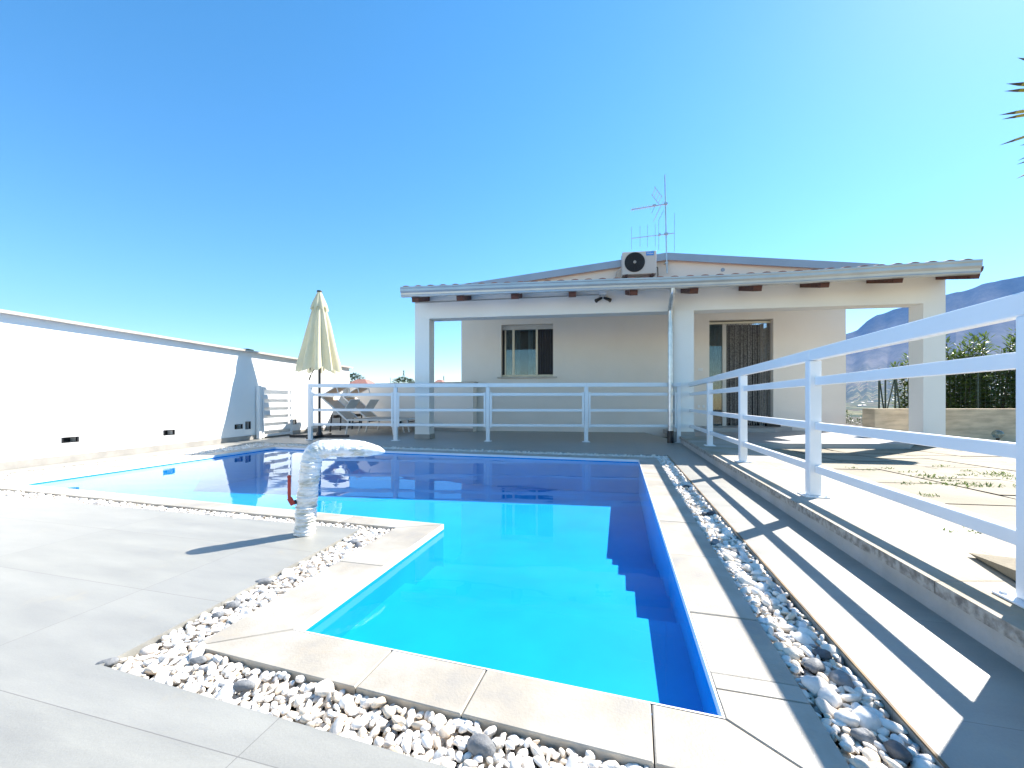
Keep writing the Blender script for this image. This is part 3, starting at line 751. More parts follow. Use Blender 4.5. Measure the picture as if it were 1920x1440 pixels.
# pillars
up=[(0,ps),(HP(1262,700,0)[0],HP(1301,700,0)[0]),(UR-.33,UR)]
for i,(a,b) in enumerate(up):
    o=hb_('pillar','plaster_porch',a,b,0,.3,.0,beam0-.001)
    if i==0: hb_('skirting','skirting',a-.012,b+.012,-.012,.312,.001,.095,o)
    if i==1: hb_('skirting','skirting',a-.01,b+.01,-.01,.31,.001,.2,o)
# front beam, three bays
zb1=2.86
hb_('beam','plaster_porch',0,UR,0,.3,beam0,2.80)
# ledge moulding on left corner
# porch ceiling + roof
OV=.75
gl=[(752,539),(960,531),(1140,524),(1260,520.5),(1380,515.5),(1480,510.5),(1600,502.5),(1709,495),(1838,487.5)]
gpts=[HP(px,py,-OV) for px,py in gl]
u0g,u1g=gpts[0][0],gpts[-1][0]
def gz(u):
    for i in range(len(gpts)-1):
        if u<=gpts[i+1][0] or i==len(gpts)-2:
            t=(u-gpts[i][0])/(gpts[i+1][0]-gpts[i][0]); return gpts[i][1]+(gpts[i+1][1]-gpts[i][1])*t
SL=.235
def rz(u,v): return gz(u)+.0+SL*(v+OV)-.055
m=MB(); NU=40
us=[u0g+.03+(u1g-u0g-.06)*i/NU for i in range(NU+1)]
def strip(z_a,z_b,v0,v1):
    for i in range(NU):
        a,b=us[i],us[i+1]
        pts=[(a,v0),(b,v0),(b,v1),(a,v1)]
        vs=[(u,v,rz(u,v)+z_b) for u,v in pts]+[(u,v,rz(u,v)+z_a) for u,v in pts]
        fs=[(0,1,2,3),(7,6,5,4),(0,4,5,1),(2,6,7,3)]
        if i==0: fs.append((3,7,4,0))
        if i==NU-1: fs.append((1,5,6,2))
        m.add(vs,fs)
strip(-.06,-.01,-OV+.07,WV-.002)
m.build('porch_roof_deck','plaster_white',house)
# roman tiles on the porch roof
m=MB(); per=.235; nt_=int((u1g-u0g-.05)/per); 
for i in range(nt_+1):
    uc=u0g+.08+i*per
    for j in range(8):
        va=-OV+.02+j*.40; vb=va+.44
        r0=.095; r1=.075; seg=8; vs=[]
        lift=.012
        jr=random.uniform(-.006,.006)
        for (v,r,l) in ((va,r0,lift+.012),(min(vb,WV-.03),r1,.0)):
            for q in range(seg+1):
                a=math.pi*q/seg; vs.append((uc+jr+r*math.cos(a),v,rz(min(max(uc,u0g),u1g),v)+l+.62*r*math.sin(a)+.005))
            for q in range(seg+1):
                a=math.pi*q/seg; vs.append((uc+jr+(r-.014)*math.cos(a),v,rz(min(max(uc,u0g),u1g),v)+l+.62*(r-.014)*math.sin(a)+.005-.004))
        s_=seg+1; fs=[]
        for q in range(seg):
            fs.append((q,2*s_+q,2*s_+q+1,q+1)); fs.append((s_+q,s_+q+1,3*s_+q+1,3*s_+q)); fs.append((q,q+1,s_+q+1,s_+q)); fs.append((2*s_+q,3*s_+q,3*s_+q+1,2*s_+q+1))
        m.add(vs,fs)
m.build('roof_tiles','tile',house,True)
# gutter: K profile swept along the eave
prof=[(0,0),(-.012,.0),(-.012,-.02),(.0,-.035),(.0,-.075),(.025,-.105),(.03,-.135),(.022,-.15),(.03,-.168),(.10,-.168),(.10,-.01),(.094,-.01),(.094,-.16),(.036,-.16),(.032,-.14),(.03,-.11),(.007,-.078),(.007,-.03),(.0,-.012)]
def gut(u):
    th=.168; s=1.0+.22*max(0,(u-6)/3.5)
    return [(-OV-.03+p[0]*1.0,gz(u)+p[1]*s) for p in prof]
m=MB(); NG=48; vs=[];fs=[]; L=len(prof)
for i in range(NG+1):
    u=u0g+(u1g-u0g)*i/NG
    for (v,z) in gut(u): vs.append((u,v,z))
for i in range(NG):
    for k in range(L): fs.append((i*L+k,i*L+(k+1)%L,(i+1)*L+(k+1)%L,(i+1)*L+k))
m.add(vs,fs)
for u,s in ((u0g,-1),(u1g,1)):
    g_=gut(u); ring=[g_[k] for k in (0,3,4,5,6,8,9)]; 
    ring=[g_[0],g_[3],g_[4],g_[5],g_[6],g_[8],g_[9],g_[10]]
    vs=[(u,v,z) for v,z in ring]+[(u+s*.006,v,z) for v,z in ring]; q=len(ring)
    m.add(vs,[tuple(range(q)),tuple(range(2*q-1,q-1,-1))]+[(i,q+i,q+(i+1)%q,(i+1)%q) for i in range(q)])
m.build('gutter','gutter',house)
# rafters
for px in (800,878,973,1073,1179,1283,1392,1507,1632,1762):
    u=HP(px,545,0)[0]; zr=2.70 if True else 0; w=.13; h_=.14
    m=MB(); zt=lambda v:gz(u)-.185+SL*.25*(v+OV)+.0
    zf=lambda v:gz(u)-.09+.235*(v+OV)
    a=-OV+.085
    sh=[(-.002,zf(0)),(a,zf(a)),(a+.012,zf(a)-.06),(a+.05,zf(a)-.09),(a+.075,zf(a)-.17),(-.002,zf(0)-.16)]
    q=len(sh); uu=[u-w/2,u+w/2]
    m.add([(uu[0],v,z) for v,z in sh]+[(uu[1],v,z) for v,z in sh],[tuple(range(q)),tuple(range(2*q-1,q-1,-1))]+[(i,(i+1)%q,q+(i+1)%q,q+i) for i in range(q)][::1])
    m.build('rafter_end','wood',house)
# wall above the beam closing up to the roof
m=MB(); 
for i in range(NU):
    a,b=us[i],us[i+1]; a=max(a,0.0); b=min(b,UR)
    if b<=a: continue
    m.add([(a,.0,2.8005),(b,.0,2.8005),(b,.0,rz(b,.0)-.062),(a,.0,rz(a,.0)-.062),(a,.28,2.80),(b,.28,2.80),(b,.28,rz(b,.0)-.066),(a,.28,rz(a,.0)-.066)],[(0,1,2,3),(7,6,5,4),(3,2,6,7)])
m.box((UR-.2,.14,2.88),(.4,.276,.155)); m.build('beam_infill','plaster_porch',house)
# downpipe at the middle pillar
dpu=HP(1260.5,650,-.04)[0]; gg=HP(1262,533,-OV+.02)
m=MB(); vp=-.07
e1=HP(1261.5,551,-.70); e2=HP(1258,574,-.16); e3=HP(1257,582,vp); dpu=e3[0]
m.tube([(e1[0],-.70,gz(e1[0])-.15),(e1[0],-.70,e1[1]+.03),(e1[0],-.68,e1[1]),(e2[0],-.13,e2[1]),(e3[0],vp,e3[1]),(dpu,vp,2.2),(dpu,vp,.22)],.043,16); m.build('downpipe','galv',house,True)
for z in (2.0,.95):
    m=MB(); m.tube([(dpu,vp,z-.012),(dpu,vp,z+.012)],.05,16); m.box((dpu,vp+.045,z),(.02,.05,.02)); m.build('pipe_clamp','galv',house)
m=MB(); m.tube([(dpu,vp,.0),(dpu,vp,.22)],.056,16); m.build('pipe_foot','black_plastic',house,True)
# window
wr=WV+.14
win=hb_('window_frame','frame',wu0,wu1,wr,wr+.04,wz0+.001,wz0+.06)
hb_('roller_box','ac',wu0,wu1,wr-.02,wr+.15,wz1-.11,wz1-.001,win)
hb_('sill','cap_stone',wu0-.1,wu1+.1,WV-.06,WV+.13,wz0-.035,wz0,win)
W_=wu1-wu0
for (a,b) in ((.05,.075),(.20,.245),(.66,.70)):
    hb_('mullion','frame',wu0+W_*a,wu0+W_*b,wr,wr+.045,wz0+.0605,wz1-.111,win)
hb_('pane','glass',wu0+W_*.076,wu0+W_*.66,wr+.02,wr+.026,wz0+.061,wz1-.112,win)
hb_('reveal_shade','dark',wu0,wu0+W_*.05,wr+.01,wr+.03,wz0+.061,wz1-.112,win)  # near-black strip: shade at the left of the opening, put in as colour
m=MB(); 
def pleats(m,u0,u1,v,z0,z1,npl,amp):
    vs=[];k=npl*6
    for i in range(k+1):
        u=u0+(u1-u0)*i/k; vv=v+amp*math.sin(2*math.pi*i/6)+amp*.5*noise.noise((i*.3,1,2))
        vs+= [(u,vv,z0),(u,vv,z1)]
    m.add(vs,[(2*i,2*i+2,2*i+3,2*i+1) for i in range(k)])
pleats(m,wu0+W_*.70,wu1-.01,wr+.03,wz0+.06,wz1-.11,9,.02); m.build('insect_screen','pleat',win,True)
m=MB(); pleats(m,wu0+W_*.05,wu0+W_*.34,wr+.16,wz0,wz1-.1,6,.03); pleats(m,wu0+W_*.50,wu0+W_*.6,wr+.16,wz0,wz1-.1,3,.02); m.build('curtain','curtain',win,True)
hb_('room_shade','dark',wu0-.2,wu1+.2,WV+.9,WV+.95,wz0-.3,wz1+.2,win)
# door
dr=hb_('dark_doorway','dark',du0-.3,du1+.3,WV+1.3,WV+1.35,0,dz1+.1); dW=du1-du0  # near-black sheet set back inside, standing in for the unlit interior
hb_('lintel_box','frame',du0,du1,WV+.10,WV+.16,dz1-.075,dz1-.03,dr)
hb_('jamb','ac',du0,du0+.025,WV+.12,WV+.16,DZ,dz1-.08,dr)
hb_('glass_leaf','glass',du0+.03,du0+dW*.24,WV+.15,WV+.155,DZ,dz1-.08,dr)
hb_('mullion','ac',du0+dW*.24,du0+dW*.30,WV+.12,WV+.18,DZ,dz1-.08,dr)
hb_('jamb','ac',du1-dW*.14,du1-dW*.10,WV+.19,WV+.23,DZ,dz1-.08,dr)
m=MB()
random.seed(5); k=0; u=du0+dW*.30
while u<du1-.02:
    zb=DZ+.02+(.05 if random.random()<.2 else 0); sw=random.uniform(-.01,.01)
    m.tube([(u,WV+.13,dz1-.08),(u+sw*.5,WV+.135,1.5),(u+sw,WV+.13,zb)],.0085,5); u+=random.uniform(.018,.034)
m.build('bead_curtain','beads',dr)
m=MB(); pleats(m,du0+dW*.04,du0+dW*.3,WV+.35,DZ,dz1,5,.03); m.build('curtain','curtain',dr,True)
hb_('threshold','black_plastic',du1-.18,du1+.10,WV-.12,WV-.002,.178,.25,dr)
# light switches beside the door
su=HP(1309,693,WV)
for k in range(3): hb_('wall_switch','white',su[0]+.0+k*.035,su[0]+.03+k*.035,WV-.012,WV-.001,su[1]-.03,su[1]+.03)
su=HP(1308,762,WV)
for k in range(2): hb_('wall_socket','white',su[0]+k*.11,su[0]+.05+k*.11,WV-.012,WV-.001,su[1]-.03,su[1]+.03)
# porch floor and door step
pf=[P(1297,829,.085),P(1420,831.5,.085),P(1706,832,.085)]
mb=MB(); pr=HW(UR-.2,.3); mb.prism([Vector((pf[0].x,pf[0].y,0)),Vector((pf[1].x,pf[1].y,0)),Vector((pf[2].x,pf[2].y,0)),HW(UR-.31,.2),HW(UR,.35),HW(UR,WV-.003),HW(up[1][1]-.02,WV-.003),HW(up[1][1]-.02,.32)],.003,.085)
o=struct(mb.build('porch_floor','porch_floor'))
mb=MB(); mb.prism([HW(up[1][1]+.1,WV-.75),HW(du1-.3,WV-.75),HW(du1+.3,WV-.2),HW(du1+.3,WV-.004),HW(up[1][1]+.1,WV-.004)],.0855,.172)
o=mb.build('door_step','porch_floor'); o.parent=house; o.matrix_parent_inverse=(Matrix.Translation((Lh.x,Lh.y,0))@Matrix.Rotation(hrz,4,'Z')).inverted()
# ================================================================ air conditioner
AV=WV-.42
a0=HP(1167,474,AV); a1=HP(1231,514,AV); aw=a1[0]-a0[0]; ah=HP(1200,471,AV)[1]-HP(1200,514,AV)[1]; az=HP(1200,514,AV)[1]
ac=empty('air_conditioner',HW(a0[0],AV,az),hrz,'beige outdoor air conditioning unit with blue badge mounted on the gable wall','air conditioner')
ad=.30
m=MB(); m.box((aw/2,ad/2,ah/2),(aw,ad,ah),0,.012)
m.build('casing','ac',ac)
fc=HP(1190,491,AV); fx=fc[0]-a0[0]; fz=ah*.53; fr=ah*.43
m=MB(); m.tube([(fx,-.012,fz),(fx,-.001,fz)],fr,40); m.build('fan_opening','dark',ac)
m=MB(); 
for k in range(9):
    rr=fr*(k+1)/9.2; m.tube([(fx+rr*math.cos(a),-.018,fz+rr*math.sin(a)) for a in [i*math.pi/20 for i in range(41)]],.0022,5,False)
for k in range(12):
    a=k*math.pi/6; m.bar((fx+.04*math.cos(a),-.017,fz+.04*math.sin(a)),(fx+fr*math.cos(a),-.017,fz+fr*math.sin(a)),.003,.003,up=(0,1,0))
m.build('fan_grille','black_plastic',ac)
m=MB(); m.tube([(fx,-.026,fz),(fx,-.0125,fz)],.035,20); m.build('fan_hub','skirting',ac)
bx0,bx1=aw*.70,aw*.92
m=MB(); m.box(((bx0+bx1)/2,-.004,ah*.88),(bx1-bx0,.006,ah*.17)); bd=m.build('badge','blue',ac)
def text(s,size,name,mat,parent,loc,rot):
    cu=bpy.data.curves.new(name,'FONT'); cu.body=s; cu.size=size; cu.align_x='CENTER'; cu.align_y='CENTER'; cu.extrude=.001
    t=bpy.data.objects.new('tmp',cu); C.objects.link(t); dg=bpy.context.evaluated_depsgraph_get(); me=bpy.data.meshes.new_from_object(t.evaluated_get(dg))
    bpy.data.objects.remove(t); me.materials.clear(); me.materials.append(M[mat]); o=bpy.data.objects.new(name,me); C.objects.link(o); o.parent=parent; o.location=loc; o.rotation_euler=rot; return o
text('Midea',.058,'lettering','white',bd,((bx0+bx1)/2,-.0085,ah*.88),(R(90),0,0))
m=MB(); m.box((aw*.12,ad/2+.02,-.03),(.05,.42,.05)); m.box((aw*.88,ad/2+.02,-.03),(.05,.42,.05)); m.build('bracket','wood',ac)
m=MB(); m.tube([(aw+.002,.12,ah*.35),(aw+.05,.12,ah*.33),(aw+.06,.14,.0),(aw+.05,.2,-.1)],.012,8); m.build('refrigerant_pipe','black_plastic',ac,True)
m=MB(); m.tube([(-.002,.2,ah*.4),(-.10,.25,ah*.3),(-.15,.33,-.02),(-.16,.36,-.12)],.018,8); m.build('insulated_hose','ac',ac,True)
# vents in the gable
for px,py in ((1023,520),(1355,506)):
    q=HP(px,py,WV); m=MB(); m.tube([(q[0],WV-.012,q[1]),(q[0],WV-.001,q[1])],.045,20); m.tube([(q[0],WV-.016,q[1]),(q[0],WV-.0125,q[1])],.025,16); m.build('vent_cap','fascia',house)
# ================================================================ antenna
AN=WV-.12
m0=HP(1250.5,512,AN); m1=HP(1246.5,328,AN)
ant=empty('tv_antenna',HW(m0[0],AN,m0[1]),hrz,'rooftop television antenna mast with two aerials beside the air conditioner','antenna')
def al(px,py,v=AN):
    q=HP(px,py,v); return Vector((q[0]-m0[0],v-AN,q[1]-m0[1]))
m=MB(); m.tube([al(1250.5,512),al(1248.5,420),al(1246.5,328)],[.018,.017,.014],10); m.build('mast','galv',ant,True)
up_=empty('x') if False else None
m=MB(); b0,b1=al(1184,393),al(1252,382); m.bar(b0,b1,.018,.018)
ub=m.build('uhf_boom','galv',ant)
m=MB()
for k in range(9):
    t=k/14; c=b0.lerp(b1,t); m.bar(c+Vector((0,-.09,.0)),c+Vector((0,.09,0)),.007,.007); 
m.bar(b0,b0+Vector((.0,0,.03)),.01,.01)
m.build('director_rods','white',ub)
m=MB(); c=b0.lerp(b1,.80)
def reflector(sg,p0,p1,w=.22):
    d=(p1-p0)
    for k in range(4):
        q=p0+d*((k+.5)/4); m.bar(q+Vector((0,-w,0)),q+Vector((0,w,0)),.007,.007)
    for y in(-w*.8,w*.8): m.bar(p0+Vector((0,y,0)),p1+Vector((0,y,0)),.009,.009)
reflector(1,al(1239,377),al(1224,357)); reflector(-1,al(1240,384),al(1228,409)); m.build('reflector','galv',ub)
m=MB(); m.bar(al(1229,384),al(1222,400),.012,.012); m.bar(al(1244,395),al(1236,411),.012,.012); m.box(al(1227,385),(.07,.05,.04)); m.build('dipole','galv',ub)
m=MB(); c0,c1=al(1184,447),al(1265,437); m.bar(c0,c1,.014,.014); vb=m.build('vhf_boom','galv',ant)
for px,ya,yb in ((1184,426,468),(1200,424,464),(1214,422,463),(1228.5,420,463),(1235,412,470),(1264.5,400,472)):
    m=MB(); m.bar(al(px,ya),al(px,yb),.009,.009,up=(1,0,0)); m.build('element_rod','galv',vb)
m=MB(); m.box(al(1249,438.5),(.09,.05,.05)); m.box(al(1248,382),(.08,.05,.05)); m.box(al(1236.5,440),(.05,.04,.06)); m.build('clamp','galv',ant)
m=MB()
for y in(478,492): m.box(al(1250,y)+Vector((0,.06,0)),(.07,.12,.03))
m.build('wall_bracket','galv',ant)
# ================================================================ spotlight cluster on the beam
fv=-.001; f0=HP(1130,548,fv)
fl_=empty('floodlight',HW(f0[0],fv,f0[1]),hrz,'small twin spotlight with junction box fixed to the porch beam','spotlight')
m=MB(); m.box((0,-.03,0),(.14,.055,.11),0,.006); m.box((0,-.059,0),(.10,.006,.075),0,.002); m.build('junction_box','white',fl_)
for s in(-1,1):
    m=MB(); m.tube([(s*.05,-.03,-.056),(s*.05,-.05,-.10)],.018,10); m.tube([(s*.05,-.05,-.10),(s*.05,-.06,-.125)],.03,12); m.build('sensor_head','ac',fl_,True)
    m=MB(); m.tube([(s*.02,-.06,-.12),(s*.055,-.08,-.14),(s*.10,-.11,-.165),(s*.125,-.125,-.185)],[.02,.028,.03,.036],12); m.tube([(s*.125,-.125,-.185),(s*.132,-.129,-.19)],.038,12); m.build('lamp_head','black_plastic',fl_,True)
m=MB(); q=HP(779,568,-.01); q2=HP(1122,561,-.01)
m.tube([(q[0],-.012,q[1]),(f0[0]-.075,-.012,f0[1]-.045)],.010,8); m.build('cable_conduit','porch_floor',house,True)
# ================================================================ low boundary wall behind the loungers
a=Vector(((640-CX)/F*11.62,11.62,0)); b=Vector(((887-CX)/F*10.1,10.1,0)); d=(b-a).normalized(); nn=Vector((-d.y,d.x,0))
if nn.y<0: nn=-nn
pw=empty('patio_wall',b,0,'low beige plastered wall behind the sun loungers at the far end','wall')
m=MB(); m.prism([a,b,b+nn*.2,a+nn*.2],-.02,1.215); inp(m,'wall','plaster_beige',pw,-b)
m=MB(); m.prism([a-nn*.03,b-nn*.03+d*.03,b+nn*.23+d*.03,a+nn*.23],1.2155,1.25); inp(m,'cap','cap_stone',pw,-b)
m=MB(); m.prism([a-nn*.012,b-nn*.012,b-nn*.001,a-nn*.001],.001,.08); inp(m,'skirting','skirting',pw,-b)
# ================================================================ sun loungers
def lounger():
    r=empty('sun_lounger',(0,0,0),0)
    # local x: foot direction, head at -x ; z up
    m=MB(); 
    for s in(-1,1): m.bar((-.35,s*.29,.33),(.95,s*.29,.33),.03,.035,bev=.004)
    m.bar((.94,-.275,.33),(.94,.275,.33),.03,.03); m.build('bed_frame','lounger_frame',r)
    m=MB(); m.box((.31,0,.348),(1.22,.54,.008)); m.build('bed_sling','sling',r)
    m=MB()
    for s in(-1,1): m.bar((-.36,s*.28,.34),(-.98,s*.28,.86),.03,.03,up=(0,1,0))
    m.bar((-.98,-.265,.86),(-.98,.265,.86),.03,.03); bk=m.build('backrest_frame','lounger_frame',r)
    m=MB(); m.bar((-.38,0,.36),(-.96,0,.845),.53,.008); m.build('backrest_sling','sling',bk)
    m=MB(); m.bar((-.99,0,.90),(-.62,0,1.10),.50,.01); m.build('head_shade','sling',bk)
    m=MB()
    for s in(-1,1): m.bar((-1.0,s*.27,.88),(-.60,s*.27,1.10),.02,.02,up=(0,1,0)); m.bar((-.60,s*.27,1.10),(-.55,s*.27,.93),.018,.018,up=(0,1,0))
    m.build('shade_arm','lounger_frame',bk)
    m=MB(); m.bar((-.45,0,.55),(-.28,0,.80),.46,.01); m.build('pillow','lounger_frame',bk)
    for x in(-.30,.72):
        for s in(-1,1):
            m=MB(); m.bar((x,s*.29,.315),(x+.06*(1 if x>0 else -1),s*.31,.0),.028,.034,up=(0,1,0),bev=.003); m.build('leg','lounger_frame',r)
        m=MB(); m.bar((x,-.275,.25),(x,.275,.25),.02,.02); m.box((x,-.25,.28),(.035,.03,.10)); m.box((x,.25,.28),(.035,.03,.10)); m.build('leg_brace','black_plastic',r)
    m=MB(); m.bar((-.75,-.2,.45),(-.78,-.22,.05),.025,.025,up=(0,1,0)); m.bar((-.75,.2,.45),(-.78,.22,.05),.025,.025,up=(0,1,0)); m.box((-.75,0,.40),(.06,.2,.07)); m.build('support_strut','black_plastic',r)
    return r
l1=lounger(); l1.location=A(688,812,9.5).x,9.5,0; l1.rotation_euler=(0,0,R(-6)); tag(l1,'sun lounger with raised back and white headrest, nearer the umbrella','sun lounger','sun loungers behind the far railing')
l2=copy_tree(l1); l2.location=A(722,806,10.35).x,10.35,0; l2.rotation_euler=(0,0,R(-9)); l2['label']='second sun lounger, farther back against the beige wall, its foot by the porch pillar'
# ================================================================ concrete wall, lamp, fence and shrubs on the right
cw0=P(1640,811,.0); cw=empty('concrete_wall',((1640-CX)/F*7.6,7.6,0),0,'board-marked beige concrete wall behind the right porch pillar','wall')
x0=(1640-CX)/F*7.6; x1=(2500-CX)/F*7.2
m=MB(); m.prism([Vector((0,0,0)),Vector((x1-x0,-.4,0)),Vector((x1-x0,-.1,0)),Vector((.03,.3,0))],-.1,lambda p:.615+.012*math.sin(p[0]*2)); m.build('wall','concrete',cw)
q=Vector(((1871-CX)/F*7.1,7.1,.004)); gl_=empty('garden_lamp',q,0,'small globe garden lamp on the terrace in front of the concrete wall','lamp')
m=MB(); m.lathe([(.05,0),(.05,.03),(.022,.04),(.02,.09),(.04,.11)],n=16); m.build('base','black_plastic',gl_,True)
m=MB(); m.lathe([(.03,.11)]+[(.075*math.sin(t),.175-.075*math.cos(t)) for t in [i*math.pi/10 for i in range(2,10)]]+[(.004,.25)],n=20); m.build('globe','glass',gl_,True)
fe=empty('wire_fence',((1645-CX)/F*8.6,8.6,.3),R(-5),'dark green wire mesh fence with braced posts behind the concrete wall','fence')
for px,br in ((1648,1),(1659,0),(1676,2),(1817,0),(1960,0),(2100,0)):
    x=(px-1645)/F*8.6; m=MB(); m.tube([(x,0,0),(x,0,1.15)],.016,8); po=m.build('post','trunk_fence',fe,True)
    m=MB()
    if br>=1: m.bar((x,0,1.0),(x+.16,.05,.05),.018,.018)
    if br==2: m.bar((x,0,1.0),(x-.17,.05,.05),.018,.018)
    if br: m.build('brace','trunk_fence',po)
m=MB()
for k in range(12): m.bar((1.45,.02,.1+k*.09),(5.2,.02,.1+k*.09),.003,.003)
for k in range(40): m.bar((1.45+k*.095,.024,.1),(1.45+k*.095,.024,1.1),.0025,.0025,up=(1,0,0))
m.build('wire_mesh','trunk_fence',fe)
def leaf(m,c,d,L,w,up=Vector((0,0,1))):
    d=d.normalized(); s=d.cross(up); s=s.normalized() if s.length>1e-3 else Vector((1,0,0)); nrm=s.cross(d)
    p=[c,c+d*L*.35+s*w/2+nrm*L*.03,c+d*L,c+d*L*.35-s*w/2+nrm*L*.03,c+d*L*.5-nrm*L*.04]
    m.add(p,[(0,1,4),(1,2,4),(2,3,4),(3,0,4)])
def shrub(name,loc,w,h,nst,label,cat,mat='laurel',leafL=.085,dense=42,group=None,low=.0,core=0):
    r=empty(name,loc,0,label,cat,group); m=MB(); st=MB()
    for s in range(nst):
        a=random.uniform(0,6.28); rr=random.random()**.5*w/2; x,y=rr*math.cos(a),rr*math.sin(a)*.7; hh=h*random.uniform(.72,1.0)
        pts=[Vector((x*.3,y*.3,0)),Vector((x*.7,y*.7,hh*.45)),Vector((x,y,hh))]; st.tube(pts,[.014,.010,.004],5)
        nl=int(dense*hh)
        for k in range(nl):
            t=low+(1-low)*(k+random.random())/nl; p=pts[0].lerp(pts[1],t*2) if t<.5 else pts[1].lerp(pts[2],t*2-1)
            for j in range(3):
                b=k*2.4+j*2.09+random.uniform(-.4,.4); el=random.uniform(.1,.8)+(.5 if t>.93 else 0)
                side=Vector((math.cos(b),math.sin(b),el)); off=Vector((math.cos(b),math.sin(b),0))*random.uniform(0,.09)
                leaf(m,p+off,side,leafL*random.uniform(.7,1.15),leafL*.30)
    for k in range(core):
        p=Vector((random.gauss(0,w*.28),random.gauss(0,w*.2),random.uniform(.02,h*.72))); b=random.uniform(0,6.28)
        leaf(m,p,Vector((math.cos(b),math.sin(b),random.uniform(-.3,.9))),leafL,leafL*.34)
    st.build('stem','bark',r,True); m.build('foliage',mat,r); return r
random.seed(21)
gY=9.3
for i,(px,w,h,ns,lb) in enumerate(((1704,.55,1.95,6,'narrow leafy evergreen shrub seen left of the right porch pillar'),
    (1795,1.0,2.3,16,'evergreen hedge shrub just right of the porch pillar'),
    (1858,1.0,2.28,16,'evergreen hedge shrub in the middle of the hedge behind the mesh fence'),
    (1925,1.0,2.45,16,'tallest evergreen hedge shrub at the right edge of the view'),
    (2010,1.1,2.3,14,'evergreen hedge shrub beyond the right edge railing post'))):
    x=(px-CX)/F*gY
    shrub('hedge_shrub',(x,gY,.0),w,h,ns,lb,'shrub',leafL=.13,dense=30,core=(100 if i==0 else 2200),low=(.35 if i==0 else .08),group='evergreen shrubs behind the concrete wall')
shrub('bush',((1612-CX)/F*14,14,-.7),2.3,1.15,20,'dark low bush in the gap beside the house corner','bush','scrub',.09,40,core=900)
# yucca at the right, only its leaf tips reach into the view
M['yucca']=leaf_mat('yucca_leaves',(.17,.18,.03),(.36,.31,.05),.1)
yb=Vector((2.62,1.55,.12)); yu=empty('yucca',yb,0,'yucca whose pointed dark-tipped leaves poke in at the right edge','yucca')
m=MB(); m.tube([(0,0,0),(.02,.01,.6),(0,0,1.2),(.0,0,1.72)],[.07,.055,.05,.05],12); m.build('trunk','bark',yu,True)
m=MB(); tipm=MB(); random.seed(3)
def yleaf(c,tip,w):
    d=tip-c; L=d.length; d.normalize(); s=d.cross(Vector((0,0,1))).normalized(); up=s.cross(d)
    prof=[(0,.5),(.15,.9),(.5,1),(.8,.8),(.93,.5)]; vs=[]
    for t,k in prof:
        p=c+d*L*t+up*math.sin(t*3.14)*L*.03
        vs+= [p-s*w*k/2+up*w*.18*k,p-up*w*.1,p+s*w*k/2+up*w*.18*k,p+up*w*.06]
    fs=[]
    for i in range(len(prof)-1):
        for k in range(4): fs.append((i*4+k,i*4+(k+1)%4,(i+1)*4+(k+1)%4,(i+1)*4+k))
    m.add(vs,fs); o=(len(prof)-1)*4; tipm.add(vs[o:o+4]+[tip],[(0,1,4),(1,2,4),(2,3,4),(3,0,4)])
cr=Vector((0,0,1.72))
for (px,py,Y) in ((1886,157,1.40),(1882,171,1.52),(1872,216,1.36),(1877,224,1.55),(1872,273,1.42),(1907,108,1.6),(1911,273,1.7),(1907,302,1.65),(1905,309,1.75),(1904,336,1.42)):
    t=A(px,py,Y)-yb; yleaf(cr+Vector((0,0,random.uniform(-.05,.1))),t,.034)
for k in range(60):
    a=random.uniform(0,6.28); el_=random.uniform(-.5,1.3)
    if math.cos(a)*math.cos(el_)<-.25 or math.sin(a)>.2: continue
    yleaf(cr+Vector((0,0,random.uniform(-.1,.12))),cr+Vector((math.cos(a)*math.cos(el_),math.sin(a)*math.cos(el_),math.sin(el_)))*random.uniform(.45,.58),.026)
m.build('leaf_blades','yucca',yu); tipm.build('leaf_tips','bark',yu)
# weeds in the terrace joints
random.seed(9); m=MB()
for (px,py,s) in ((1665,873,1),(1705,881,1),(1735,889,1.4),(1765,894,1.5),(1780,900,1),(1696,906,.8),(1745,906,1),(1777,908,1.1),(1812,907,1.4),(1842,912,2),(1862,885,2.2),(1882,890,1.3),(1810,888,1.1),(1763,868,1),(1812,878,.9),(1740,932,1),(1830,1005,1.4),(1600,872,.8),(1632,876,.8),(1895,896,.8)):
    z=.10; p=P(px,py,z); p=Vector((p.x,p.y,tz(p)+.0))
    for k in range(int(22*s)):
        a=random.uniform(0,6.28); o=Vector((random.gauss(0,.045*s),random.gauss(0,.02),0))
        leaf(m,p+o,Vector((math.cos(a),math.sin(a),random.uniform(.2,1.4))),random.uniform(.015,.038)*s**.5,.009)
o=m.build('weeds','weed'); tag(o,'green weeds sprouting from the joints of the terrace paving','weeds',None,'stuff')
# ================================================================ far left: neighbour roofs, trees, pole
def blobtree(name,loc,h,w,label,kind,group=None):
    r=empty(name,loc,0,label,'tree',group); m=MB()
    n_=1400
    for k in range(n_):
        if kind=='cone':
            t=random.random(); rr=w/2*(1-t)*random.uniform(.5,1.05)*(.8+.3*math.sin(t*25)); z=h*(.08+.92*t)
        else:
            u=random.uniform(-1,1); rr=w/2*math.sqrt(1-u*u)*random.uniform(.6,1.05); z=h*(.62+.36*u*.9)
            z+=.06*h*noise.noise((rr*1.2,z,k*.01))
        a=random.uniform(0,6.28); rr*=1+.25*noise.noise((math.cos(a)*1.5,math.sin(a)*1.5,z))
        leaf(m,Vector((rr*math.cos(a),rr*math.sin(a),z)),Vector((math.cos(a),math.sin(a),random.uniform(-.3,.9))),w*.10,w*.05)
    m.build('crown','conifer',r); t_=MB(); t_.tube([(0,0,0),(0,0,h*.6)],[w*.05,w*.02],8); t_.build('trunk','bark',r,True); return r
random.seed(33)
def gl0(px,Y,z=-.6): return ((px-CX)/F*Y,Y,z)
